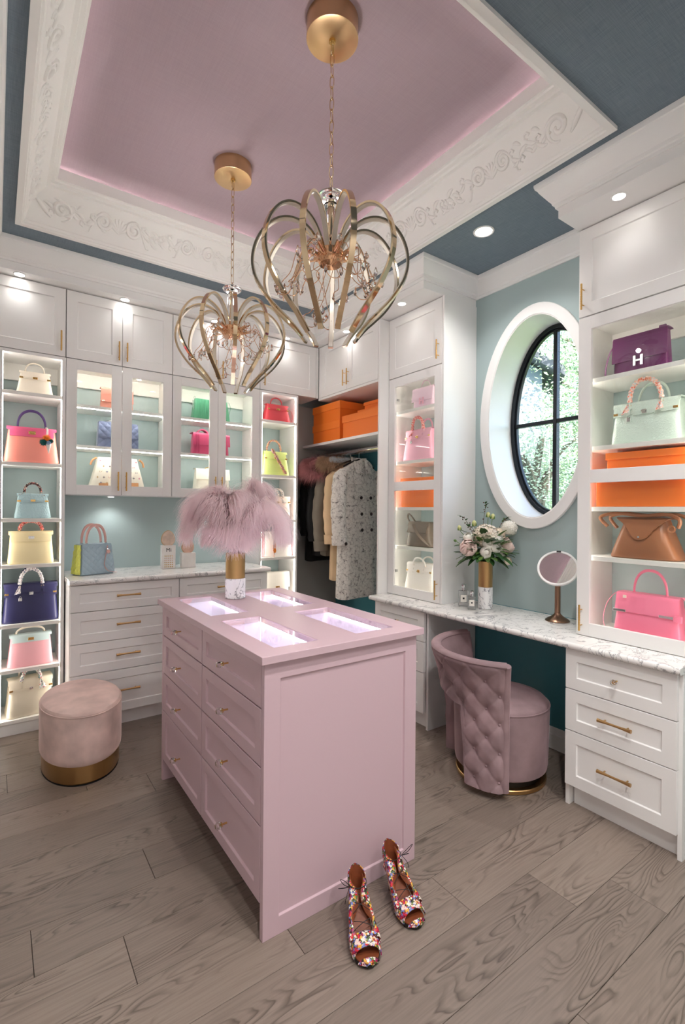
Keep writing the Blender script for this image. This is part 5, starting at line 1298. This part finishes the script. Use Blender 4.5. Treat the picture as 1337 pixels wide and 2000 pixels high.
bc = coat('black coat with dusty rose fur collar', 3.670, 'wool_black', .200, .21, -.13, 1.02, .66, dep=.065, seed=7, sleeve_out=.04)
fur(bc, 'fur_rose', (-.11, -.04, -.145), (.17, .065, .06), 5200, .10, 3)
bw = coat('black coat with wine red fur trim, farthest left on the rail', 3.810, 'wool_black', .200, .21, -.13, .96, .62, dep=.05, seed=9, sleeve_out=.03)
fur(bw, 'fur_wine', (-.13, -.02, -.16), (.12, .04, .03), 1400, .06, 4)
# black bag with a silver buckle on the closet floor
b = Bag('black leather bag with silver buckle standing below the lace coat', (2.54, 3.30, 0.0012), R(-40), .30, .27, .36, .16, .12, leather('l_black', 22, 21, 24), None)
b.flap(.35, inset=.05); b.clasp(.70, 'chrome', .018, .014); b.handle(.07, .16, 0, .008)

# ================================================================== VASES, FLOWERS, FEATHERS
def vase(label, loc, h0, h1, r):
    t = thing('vase', label, 'vase', loc, 0, 'gold and marble vases')
    MB().lathe([(r * .94, 0.0), (r * .99, .003), (r * .99, h0 - .001), (r * .94, h0)], 48).build('marble_base', 'marble_vase', t)
    MB().lathe([(r * .92, h0 + .0005), (r * .94, h0 + .001), (r * .94, h1), (r * .92, h1 + .001), (r * .88, h1), (r * .88, h0 + .03), (r * .1, h0 + .03)], 48).build('gold_cylinder', 'gold_brushed', t)
    return t
vase('marble and gold cylinder vase on the island, holding feathers', (1.056, 2.474, 0.9452), 0.107, 0.240, 0.0545)
vase('marble and gold cylinder vase on the vanity counter, holding flowers', (2.574, 2.025, 0.7985), 0.138, 0.302, 0.047)

def plume(label, base, path, L_, seed, nb=820, spread=1.0, grp='pink ostrich feathers in the island vase'):
    rnd = random.Random(seed); t = thing('feather', label, 'feather', base, 0, grp)
    P = spline(path, 10); n = len(P)
    MB().tube(P, [.0028 * (1 - .85 * k / n) for k in range(n)], 6).build('quill', 'feather_stem', t)
    mb = MB()
    for k in range(nb):
        s = (k + rnd.random()) / nb; s = .22 + .78 * s; f = s * (n - 1); i = min(int(f), n - 2); p = P[i].lerp(P[i+1], f - i); tg = (P[i+1] - P[i]).normalized()
        for sd in (-1, 1):
            sidev = tg.cross(Vector((rnd.gauss(0, .16), rnd.gauss(0, .16), 1))).normalized() * sd
            up = Vector((0, 0, 1))
            q = (s - .22) / .78
            l_ = L_ * 1.85 * (0.50 + .50 * math.sin(PI * min(1, q * .72 + .22))) * rnd.uniform(.7, 1.12)
            d0 = (sidev * (.85 * spread) + tg * (.35 + .5 * q) + up * rnd.uniform(.05, .3) + Vector((rnd.gauss(0, .09), rnd.gauss(0, .09), rnd.gauss(0, .06)))).normalized()
            pts = []; pos = p.copy(); d = d0.copy(); seg = 6
            for j in range(seg + 1):
                pts.append(pos.copy()); pos = pos + d * l_ / seg; d = (d + Vector((0, 0, -.30)) + Vector((rnd.gauss(0, .045), rnd.gauss(0, .045), 0))).normalized()
            wv = d0.cross(up); wv = wv.normalized() if wv.length > .05 else Vector((1, 0, 0)); wd = .00125
            vs_ = []
            for j, pp in enumerate(pts): ww = wd * (1 - .72 * j / seg); vs_ += [pp + wv * ww, pp - wv * ww]
            mb.add(vs_, [(2*j, 2*j+1, 2*j+3, 2*j+2) for j in range(seg)])
    o = mb.build('barbs', 'feather_pink', t, angle=0); o['kind'] = 'stuff'
    return t
FVZ = 0.9452 + .236
R_ = Vector((0.815, -0.58, 0))           # across the room as seen from the door side
def fp(*q): return [tuple(R_ * a + Vector((0.58, 0.815, 0)) * d + Vector((0, 0, z))) for a, d, z in q]
B0 = (1.056, 2.474, FVZ)
plume('large pink feather arching far to the left', B0, fp((-.005, 0, -.10), (-.03, .01, .08), (-.08, .01, .20), (-.15, .01, .262), (-.215, .0, .225), (-.262, -.01, .13)), .100, 1, 1530)
plume('pink feather arching left in front of the others', B0, fp((0, 0, -.10), (-.015, -.02, .08), (-.045, -.03, .21), (-.095, -.04, .295), (-.16, -.04, .30), (-.205, -.04, .235)), .125, 2, 1700)
plume('pink feather standing tallest at the back left', B0, fp((0, 0, -.10), (-.02, .03, .10), (-.04, .05, .24), (-.085, .06, .335), (-.135, .06, .35), (-.175, .05, .315)), .085, 3, 1190)
plume('pale upright feather in the middle at the back', B0, fp((.005, .02, -.10), (.02, .05, .10), (.045, .07, .24), (.07, .08, .335), (.09, .08, .365), (.12, .07, .355)), .105, 4, 1360)
plume('pink feather nodding towards the camera in the middle', B0, fp((0, 0, -.10), (.0, -.02, .10), (.005, -.035, .22), (.0, -.065, .30), (-.01, -.105, .315), (-.015, -.135, .275)), .105, 9, 1200)
plume('pink feather arching right', B0, fp((.005, 0, -.10), (.025, -.02, .07), (.065, -.03, .18), (.125, -.03, .255), (.195, -.03, .25), (.240, -.03, .175)), .125, 5, 1870)
plume('pink feather drooping at the far right', B0, fp((.008, 0, -.10), (.04, .02, .06), (.10, .03, .17), (.17, .03, .235), (.23, .03, .21), (.262, .03, .12)), .100, 6, 1360)
plume('short pink feather curling low in front of the vase', B0, fp((0, -.01, -.10), (-.01, -.03, .03), (-.035, -.05, .10), (-.075, -.05, .145), (-.115, -.05, .12)), .090, 7, 1020)
plume('short fluffy pink feather hanging over the vase rim', B0, fp((.005, -.01, -.10), (.008, -.03, .02), (.02, -.045, .09), (.035, -.06, .125), (.055, -.06, .10)), .085, 8, 850)

def flower(kind, label, c, r, m, seed, ax=(0, 0, 1), core=None):
    rnd = random.Random(seed); t = thing('flower', label, 'flower', c, 0, 'flowers in the vanity vase')
    q = Vector((0, 0, 1)).rotation_difference(Vector(ax).normalized()); t.rotation_mode = 'QUATERNION'; t.rotation_quaternion = q
    if kind == 'peony':
        MB().ball((0, 0, -.1 * r), r * .55, 14, 9).build('core', core or m, t)
        for ring_, (n, rr, tilt) in enumerate(((6, .62, 1.25), (7, .80, .95), (8, .98, .62))):
            for k in range(n):
                a = 2*PI*k/n + ring_ * .4 + rnd.gauss(0, .1)
                def fn(u, v, a=a, rr=rr, tilt=tilt):
                    w_ = (u - .5) * 1.15 * math.sin(PI * min(1, v * .62 + .28)); el = -.9 + (tilt + .9) * v * 1.05
                    rad = r * rr * (1 - .10 * v * v + .03 * math.sin(u * 9))
                    return (rad * math.cos(el) * math.cos(a + w_), rad * math.cos(el) * math.sin(a + w_), rad * math.sin(el) * .95)
                MB().sheet(fn, 7, 7, .0014).build('petal', m, t, angle=60)
    elif kind == 'hydrangea':
        mb = MB(); N = 130
        for k in range(N):
            z = 1 - 1.5 * (k + .5) / N; ph = k * 2.39996; s_ = math.sqrt(max(0, 1 - z * z)); d = Vector((s_ * math.cos(ph), s_ * math.sin(ph), z)); p = d * r * rnd.uniform(.92, 1.06)
            e1 = d.orthogonal().normalized(); e2 = d.cross(e1); a0 = rnd.uniform(0, 6); pr = r * .17
            for j in range(4):
                a = a0 + j * PI / 2; u1 = e1 * math.cos(a) + e2 * math.sin(a); u2 = e1 * -math.sin(a) + e2 * math.cos(a)
                mb.add([p, p + u1 * pr * .6 + u2 * pr * .45 + d * pr * .15, p + u1 * pr * 1.1 + d * pr * .3, p + u1 * pr * .6 - u2 * pr * .45 + d * pr * .15], [(0, 1, 2, 3)])
        o = mb.build('florets', m, t, angle=0); o['kind'] = 'stuff'
        MB().ball((0, 0, 0), r * .86, 14, 9).build('core', core or m, t)
    elif kind == 'rose':
        MB().ball((0, 0, 0), r * .6, 12, 8).build('core', core or m, t)
        for k in range(9):
            a = k * 2.4; rr = .72 + .035 * k
            def fn(u, v, a=a, rr=rr):
                w_ = (u - .5) * 1.6; el = -1.0 + 1.9 * v; rad = r * rr * (1 + .05 * v)
                return (rad * math.cos(el) * math.cos(a + w_), rad * math.cos(el) * math.sin(a + w_), rad * math.sin(el) * .9)
            MB().sheet(fn, 7, 6, .0012).build('petal', m, t, angle=60)
    else:                                          # bud
        MB().lathe([(.02 * r, -.9 * r), (.55 * r, -.6 * r), (.72 * r, -.1 * r), (.60 * r, .45 * r), (.30 * r, .85 * r), (.04 * r, 1.0 * r)], 14).build('petals', m, t)
        for k in range(4):
            a = k * PI / 2
            MB().sheet(lambda u, v, a=a: (.76 * r * math.cos(a + (u - .5) * .9 * (1 - v)) * (1 - .4 * (v - .3) ** 2), .76 * r * math.sin(a + (u - .5) * .9 * (1 - v)) * (1 - .4 * (v - .3) ** 2), r * (-.8 + 1.2 * v)), 4, 5, .001).build('sepal', 'leaf_light', t)
    return t
V0 = Vector((2.574, 2.025, 0.7985 + .29))
def vp(px_, py_, d=0.0):
    """bouquet layout: px_ along the wall to the right, py_ up, d towards the room"""
    return V0 + Vector((-.62 * d + .40 * px_ * 0 , 0, 0)) + Vector((.42, -.91, 0)) * px_ * .62 + Vector((-.78, -.62, 0)) * d + Vector((0, 0, py_))
def sp(x, y, d=0.0):
    """x, y: offsets in the picture (metres at the vase), d towards the camera"""
    return V0 + Vector((.815, -.58, 0)) * x + Vector((-.58, -.815, 0)) * d + Vector((0, 0, y))
FL = [('peony', 'large blush peony at the left of the bouquet', (-.132, .105, .08), .056, 'petal_blush', (-.7, -.6, .5)), ('peony', 'large blush peony at the right of the bouquet', (.128, .120, .03), .054, 'petal_blush', (.5, -.7, .6)),
      ('hydrangea', 'big cream hydrangea at the middle of the bouquet', (-.005, .165, .02), .072, 'petal_cream', (-.3, -.5, .9)), ('hydrangea', 'white hydrangea ball at the upper right of the bouquet', (.150, .225, .0), .044, 'petal_white', (.2, -.4, .9)), ('hydrangea', 'small cream hydrangea behind the right peony', (.090, .185, -.02), .036, 'petal_cream', (.2, -.2, 1)),
      ('rose', 'white rose below the big hydrangea', (-.012, .130, .085), .034, 'petal_white', (-.4, -.8, .4)), ('rose', 'white rose left of the hydrangea under a bud', (-.120, .165, .03), .030, 'petal_white', (-.6, -.4, .7)), ('rose', 'white rose right of the hydrangea', (.060, .160, .06), .030, 'petal_white', (.1, -.8, .6)),
      ('rose', 'round white ranunculus low in the middle of the bouquet', (-.030, .075, .10), .034, 'petal_white', (-.5, -.8, .2)), ('rose', 'white rose right of the middle, low', (.035, .105, .10), .030, 'petal_white', (-.2, -.9, .3)), ('rose', 'white rose just below the right peony', (.075, .075, .06), .030, 'petal_white', (.1, -.9, .2)),
      ('rose', 'small cream rose hanging lowest at the right', (.125, .020, .05), .024, 'petal_cream', (.3, -.8, .1)), ('rose', 'white rose tucked high between hydrangea and peony', (.030, .150, .085), .028, 'petal_white', (0, -.8, .6)),
      ('bud', 'green-white bud farthest up at the left', (-.170, .225, .0), .018, 'bud', (-.2, 0, 1)), ('bud', 'cream bud above the white rose at the left', (-.075, .255, .0), .021, 'bud', (-.1, 0, 1)), ('bud', 'pale yellow bud at the top of the bouquet', (.020, .310, -.02), .020, 'bud', (0, 0, 1)), ('bud', 'second pale yellow bud at the top of the bouquet', (.050, .300, -.02), .020, 'bud', (.3, 0, 1)), ('bud', 'tiny green bud at the far left of the bouquet', (-.205, .145, .03), .011, 'leaf_light', (-1, 0, .3))]
for k, (kd, lb, (x, y_, d), r_, m, ax) in enumerate(FL):
    flower(kd, lb, sp(x, y_, d), r_ * (1.12 if kd in ('rose', 'hydrangea') else 1.0), m, 20 + k, ax)
    if kd in ('bud',): 
        fw = bpy.data.objects[[o.name for o in COL.objects if o.get('label') == lb][0]]; e = sp(x, y_, d); iq = fw.rotation_quaternion.inverted()
        P = spline([V0 + (e - V0) * .05 - Vector((0, 0, .02)), V0 + (e - V0) * .4, e + fw.rotation_quaternion @ Vector((0, 0, -r_ * .88))], 8)
        MB().tube([iq @ (p - e) for p in P], .0018, 6).build('stem', 'leaf_light', fw)
fg = thing('foliage_spray', 'dark green leaves filling the bouquet in the vanity vase', 'foliage', V0); rnd = random.Random(77)
def leaf_mesh(l, w):
    return MB().sheet(lambda u, v: ((v - .5) * 2 * w * math.sin(PI * (u * .94 + .03)) ** .8 * (1 - .35 * u), l * u, .25 * l * u * (1 - u) - .10 * w * (1 - abs(2 * v - 1)) ), 8, 4, .0008).mesh('leaf', 60)
LM = [leaf_mesh(.075, .017), leaf_mesh(.055, .015), leaf_mesh(.095, .020)]
for k in range(170):
    a = rnd.uniform(0, 2*PI); el = rnd.uniform(-.45, .85); rr = rnd.uniform(.03, .115); p = Vector((rr * math.cos(a) * math.cos(el), rr * math.sin(a) * math.cos(el), .055 + .13 * max(0, math.sin(el)) + rnd.uniform(-.02, .03)))
    if p.x > .12: continue
    o = link('leaf', LM[k % 3], 'leaf' if k % 4 else 'leaf_light', fg, 0, p); d = Vector((math.cos(a), math.sin(a), el * .8 + rnd.uniform(-.5, .2)))
    o.rotation_mode = 'QUATERNION'; o.rotation_quaternion = d.to_track_quat('Y', 'Z'); o.scale = (1.25, 1.2, 1.2)
for k in range(14): 
    a = rnd.uniform(0, 6.28); MB().tube([(0, 0, -.10), (.02 * math.cos(a), .02 * math.sin(a), .0), (.07 * math.cos(a), .07 * math.sin(a), .09)], .0022, 6).build('stalk', 'leaf', fg)
tw = thing('twig_spray', 'thin brown twigs with tiny berries above the bouquet', 'twig', V0)
for q in (((-.03, .0, 0), (-.09, .20, 0), (-.13, .275, .0), (-.155, .300, .0)), ((-.02, 0, -.02), (-.07, .2, -.01), (-.115, .235, .01)), ((.0, 0, -.03), (-.01, .25, -.02), (.002, .35, -.02), (.0, .385, -.02)), ((.03, 0, -.02), (.09, .22, -.02), (.125, .275, -.02), (.14, .285, -.02))):
    P = spline([sp(*c) - V0 for c in q], 7); MB().tube(P, [.0017 - .0009 * k / len(P) for k in range(len(P))], 5).build('twig', 'twig', tw)
    for k in range(7):
        p = P[-1 - k * 2] if k * 2 < len(P) - 1 else P[-1]
        MB().ball(p + Vector((rnd.gauss(0, .006), rnd.gauss(0, .006), rnd.gauss(0, .006))), .0042, 7, 5).build('berry', 'twig', tw)
    for k in range(4):
        p = P[len(P) // 2 + k * 3] if len(P) // 2 + k * 3 < len(P) else P[-1]
        o = link('leaf', LM[1], 'leaf', tw, 0, p); o.rotation_mode = 'QUATERNION'; o.rotation_quaternion = Vector((rnd.gauss(0, 1), rnd.gauss(0, 1), .5)).to_track_quat('Y', 'Z'); o.scale = (.6, .6, .6)

# ================================================================== SMALL THINGS
def perfume(label, loc, s, rz):
    t = thing('perfume_bottle', label, 'bottle', loc, rz, 'glass perfume bottles'); w_, d_, h_ = .021 * s, .013 * s, .070 * s
    MB().box(-w_, -d_, 0, w_, d_, h_).build('glass_body', 'acrylic', t, .002)
    MB().lathe([(.006 * s, h_), (.0075 * s, h_ + .002), (.0075 * s, h_ + .014 * s), (.006 * s, h_ + .015 * s)], 20).build('neck', 'chrome', t)
    MB().lathe([(.0095 * s, h_ + .015 * s), (.0105 * s, h_ + .017 * s), (.0105 * s, h_ + .028 * s), (.006 * s, h_ + .031 * s)], 20).build('cap', 'chrome', t)
    lb = MB().box(-.013 * s, -d_ - .0008, .020 * s, .013 * s, -d_ - .0002, .052 * s).build('paper_label', 'paper', t)
    MB().box(-.004 * s, -d_ - .0012, .033 * s, .004 * s, -d_ - .0009, .041 * s).build('label_mark', 'black', lb)
perfume('taller square glass perfume bottle left of the flower vase', (2.507, 2.149, 0.7985), 1.45, R(-42))
perfume('shorter square glass perfume bottle touching the flower vase', (2.468, 2.046, 0.7985), 1.18, R(-48))
mr = thing('makeup_mirror', 'round tilting makeup mirror with white rim on a bronze stand', 'mirror', (2.623, 1.559, 0.7985))
MB().lathe([(.064, 0), (.066, .004), (.060, .010), (.034, .026), (.018, .040), (.016, .046)], 40).build('foot', 'bronze', mr)
MB().lathe([(.0155, .046), (.0155, .215), (.012, .225)], 24).build('stem', 'bronze', mr)
nrm = Vector((-.74, -.34, .52)).normalized(); q = nrm.to_track_quat('Z', 'Y')
def mhead(nm, prof_, m, n=56):
    mb = MB().lathe(prof_, n); mb.xf(Matrix.Translation(Vector((0, 0, .296)) + nrm * .012) @ q.to_matrix().to_4x4()); return mb.build(nm, m, mr)
mhead('rim', [(.097, .002), (.098, .006), (.108, .006), (.110, .0), (.109, -.008), (.09, -.014), (.02, -.018)], 'white')
mhead('glass', [(.0968, .0022), (.0968, .0026)], 'mirror')
mb = MB().box(-.012, .098, .0062, .012, .108, .0078); mb.xf(Matrix.Translation(Vector((0, 0, .296)) + nrm * .012) @ q.to_matrix().to_4x4()); mb.build('sensor', 'black', mr)

def ornament(label, loc, w_, h_, er, m, grp):
    t = thing('stone_ornament', label, 'ornament', loc, R(-6), grp)
    boxo('marble_block', 'stone_white', t, -w_ / 2, -w_ * .35, 0, w_ / 2, w_ * .35, h_, .002)
    n = 40; prof_ = [(er * math.cos(2*PI*k/n) * (1 - .16 * math.sin(2*PI*k/n)), er * 1.22 + h_ - .004 + er * 1.22 * math.sin(2*PI*k/n)) for k in range(n)]
    s_ = MB().prism(prof_, -.009, .009).build('agate_slice', m, t, .003)
    P = [(x, 0, z) for x, z in prof_]; MB().tube([(x * 1.01, 0, z) for x, z in prof_], .0035, 6, close=True).build('gilded_edge', 'gold_brushed', s_)
    return t
GO = 'agate ornaments on the counter'
o1_ = ornament('agate slice on the taller white block with lettering, on the marble counter', (1.058, 3.740, 0.9752), .098, .172, .046, 'agate', GO)
o = link('lettering', text_mesh('Mi', .040), 'black', o1_, 0, (0, -.0352, .138)); o.rotation_euler = (PI / 2, 0, 0)
for r_ in range(6):
    for c_ in range(5):
        MB().ball((-.026 + .013 * c_, -.0352, .014 + .016 * r_), .0042, 8, 5, (1, .5, 1)).build('bead', ('gold', 'gold', 'gold_brushed', 'agate_pink', 'agate_pink', 'gold')[r_], o1_)
ornament('pink agate slice on the lower white block, on the marble counter', (1.205, 3.735, 0.9752), .104, .112, .043, 'agate_pink', GO)

# ================================================================== CHANDELIERS
def chandelier(label, x, y):
    t = thing('chandelier', label, 'chandelier', (x, y, 0), 0, 'crown-shaped chandeliers')
    MB().lathe([(.098, 3.246), (.1005, 3.247), (.1005, ZP - .0005), (.098, ZP - .0003)], 48).build('canopy', 'canopy_gold', t)
    MB().lathe([(.012, 3.236), (.013, 3.2455)], 16).build('canopy_hook', 'gold', t)
    lk = MB().tube([(.0085 * math.cos(a) , 0, .021 * math.sin(a) + (.006 if math.sin(a) > 0 else -.006) * .8) for a in [2*PI*k/16 for k in range(16)]], .0021, 6, close=True).mesh('chain_link', 60)
    z = 3.214; k = 0
    while z > 2.672:
        o = link('chain_link', lk, 'champagne', t, 0, (0, 0, z)); o.rotation_euler = (0, 0, (PI / 2) * (k % 2) + .5); z -= .0435; k += 1
    MB().lathe([(.006, 2.655), (.007, 2.66), (.004, 2.674)], 12).build('loop', 'champagne', t)
    MB().lathe([(.010, 2.620), (.036, 2.622), (.050, 2.632), (.052, 2.640), (.040, 2.650), (.012, 2.655)], 36).build('glass_disc', 'crystal', t)
    MB().lathe([(.018, 2.470), (.024, 2.478), (.023, 2.585), (.028, 2.604), (.020, 2.618)], 28).build('glass_column', 'crystal', t)
    MB().lathe([(.0075, 2.45), (.0075, 2.62)], 14).build('inner_rod', 'champagne', t)
    MB().lathe([(.012, 2.372), (.044, 2.374), (.050, 2.385), (.052, 2.400), (.050, 2.425), (.034, 2.436), (.030, 2.452), (.012, 2.456)], 40).build('hub', 'rose_gold', t)
    prof_ = spline([(.036, 0, 2.405), (.052, 0, 2.455), (.088, 0, 2.508), (.140, 0, 2.537), (.195, 0, 2.535), (.246, 0, 2.500), (.284, 0, 2.438), (.298, 0, 2.365), (.283, 0, 2.298), (.240, 0, 2.232), (.192, 0, 2.182), (.154, 0, 2.146), (.124, 0, 2.112), (.106, 0, 2.088)], 6)
    n = len(prof_); wd, th = .0100, .0058
    def strip(w_, o0, o1):
        rs = []
        for i in range(n):
            a = prof_[max(0, i - 1)]; b = prof_[min(n - 1, i + 1)]; tg = (b - a).normalized(); nr = Vector((tg.z, 0, -tg.x))     # points to the inside of the loop
            p = prof_[i]; rs.append([p + nr * o0 + Vector((0, w_, 0)), p + nr * o0 - Vector((0, w_, 0)), p + nr * o1 - Vector((0, w_, 0)), p + nr * o1 + Vector((0, w_, 0))])
        return MB().rings(rs)
    arm = strip(wd, -th, th * .3).mesh('arm', 30); dif = strip(wd * .86, th * .32, th * 1.0).mesh('diffuser', 30)
    N = 11
    for k in range(N):
        o = link('arm', arm, 'champagne', t); o.rotation_euler = (0, 0, 2*PI*(k + .667) / N); o.scale = (1, 1, 1)
        link('diffuser', dif, 'frosted', o)
    rnd = random.Random(5)
    drop = MB().rings([[(r_ * math.cos(2*PI*j/8), r_ * math.sin(2*PI*j/8), z_) for j in range(8)] for r_, z_ in ((.0008, .020), (.0055, .008), (.0085, -.004), (.006, -.014), (.0012, -.020))]).mesh('crystal', 0)
    bead = MB().ball((0, 0, 0), .011, 8, 5).mesh('crystal', 0)
    for k in range(26):                              # curled wires carrying crystals, hanging from the hub
        a = 2*PI*k/26 + rnd.gauss(0, .1); rr = rnd.uniform(.09, .20); z0 = rnd.uniform(2.25, 2.44)
        c, s = math.cos(a), math.sin(a); tx, ty = -s, c; sw = rnd.uniform(-.06, .06)
        pts = [(.045 * c, .045 * s, 2.39), ((.07 + rr * .3) * c + tx * sw * .3, (.07 + rr * .3) * s + ty * sw * .3, 2.40 + rnd.uniform(-.03, .04)), (rr * .85 * c + tx * sw, rr * .85 * s + ty * sw, z0 + .02), (rr * c + tx * sw * 1.6, rr * s + ty * sw * 1.6, z0 - .02)]
        cr = .028 * rnd.choice((1, -1)); ex, ey, ez = pts[-1]
        for q in range(1, 7): pts.append((ex + tx * cr * math.sin(q * .9) + c * .006 * q, ey + ty * cr * math.sin(q * .9) + s * .006 * q, ez - abs(cr) * (1 - math.cos(q * .9))))
        P = spline(pts, 5); w_ = MB().tube(P, .0015, 5).build('wire', 'rose_gold', t)
        e = P[-1]
        link('crystal', drop if k % 3 else bead, 'crystal', w_, 0, (e.x, e.y, e.z - .018))
        m_ = P[len(P) // 2]; link('crystal', bead if k % 2 else drop, 'crystal', w_, 0, m_).scale = (.8, .8, .8)
    for k in range(7):                               # lamp holders round the hub
        a = 2*PI*k/7; o = MB().tube([(.045 * math.cos(a), .045 * math.sin(a), 2.405), (.085 * math.cos(a), .085 * math.sin(a), 2.425)], .009, 10).build('lamp_holder', 'rose_gold', t)
        MB().ball((.098 * math.cos(a), .098 * math.sin(a), 2.432), .013, 10, 7).build('crystal_bulb', 'crystal', o)
    ld = bpy.data.lights.new('lamp', 'POINT'); ld.energy = P_CHAND_FILL; ld.shadow_soft_size = .016; ld.color = (1, .975, .95)  # added point light over the arms, brightens ceiling, cove and upper cabinets
    lo = bpy.data.objects.new('lamp', ld); COL.objects.link(lo); lo.parent = t; lo.location = (0, 0.075, 2.60)
    return t
chandelier('gold ribbon chandelier with crystals, the larger one nearer the camera', 1.055, 1.577)
chandelier('gold ribbon chandelier with crystals, the smaller-looking one farther back', 1.060, 2.560)

# ================================================================== OUTSIDE THE WINDOW
gr = struct(MB().box(3.05, -6, -0.3, 16, 12, -0.2).build('ground', 'grass'))
def tree(label, x, y, h, r, m, n, seed):
    rnd = random.Random(seed); t = thing('tree', label, 'tree', (x, y, -.2), 0, 'trees outside the oval window')
    P = spline([(0, 0, 0), (.05, .03, h * .3), (-.04, .06, h * .6), (.05, 0, h * .92)], 6); MB().tube(P, [.11 * (1 - .8 * k / len(P)) for k in range(len(P))], 8).build('trunk', 'bark', t)
    for k in range(9):
        a = rnd.uniform(0, 6.28); z = h * rnd.uniform(.3, .8); MB().tube(spline([(0, 0, z), (r * .4 * math.cos(a), r * .4 * math.sin(a), z + .35), (r * .85 * math.cos(a), r * .85 * math.sin(a), z + .5)], 5), [.04, .036, .03, .028, .024, .02, .018, .015, .012, .01, .008], 6).build('branch', 'bark', t)
    mb = MB()
    cl_ = [(Vector((rnd.gauss(0, .45) * r, rnd.gauss(0, .45) * r, h * rnd.uniform(.28, 1.0)))) for _ in range(46)]
    for k in range(n):
        c = rnd.choice(cl_); p = c + Vector((rnd.gauss(0, .20), rnd.gauss(0, .20), rnd.gauss(0, .17))); a = Vector((rnd.gauss(0, 1), rnd.gauss(0, 1), rnd.gauss(0, .7))).normalized(); b_ = a.orthogonal().normalized()
        l_ = rnd.uniform(.016, .034) * min(1, h / 4); mb.add([p - a * l_, p + b_ * l_ * .45, p + a * l_, p - b_ * l_ * .45], [(0, 1, 2, 3)])
    o = mb.build('leaves', m, t, angle=0); o['kind'] = 'stuff'
tree('leafy green tree close outside the oval window', 5.7, 2.80, 4.8, 1.3, 'tree_leaf', 24000, 1)
tree('leafy bush in front of the grey gable, lower left of the oval window', 3.98, 2.56, 2.5, 0.42, 'tree_leaf_pale', 12000, 6)
tree('pale leafy tree behind the right half of the oval window', 7.0, 3.6, 5.0, 1.4, 'tree_leaf_pale', 24000, 2)
tree('tree behind the others beyond the oval window', 10.6, 6.4, 6.8, 2.4, 'tree_leaf_pale', 24000, 3)
tree('green tree at the lower right beyond the oval window', 8.7, 4.7, 5.6, 1.8, 'tree_leaf', 24000, 4)
hs = thing('house', 'grey gabled house corner seen through the left of the oval window', 'house', (3.70, 4.01, -.35), R(-55))
MB().prism([(-1.4, 0), (1.4, 0), (1.4, 3.2), (0, 4.1), (-1.4, 3.2)], 0, .8).build('wall', 'siding', hs)
for s in (-1, 1): MB().add([(0, -.15, 4.13), (0, .9, 4.13), (s * 1.60, .9, 3.10), (s * 1.60, -.15, 3.10), (0, -.15, 4.22), (0, .9, 4.22), (s * 1.60, .9, 3.19), (s * 1.60, -.15, 3.19)], [(0,1,2,3),(4,7,6,5),(0,4,5,1),(1,5,6,2),(2,6,7,3),(3,7,4,0)]).build('roof', 'roof_grey', hs)
# white return panel left of the shelf tower
struct(MB().box(XW, FA + .001, 0, -0.001, YN - .001, 2.405).build('wall_corner', 'white'))
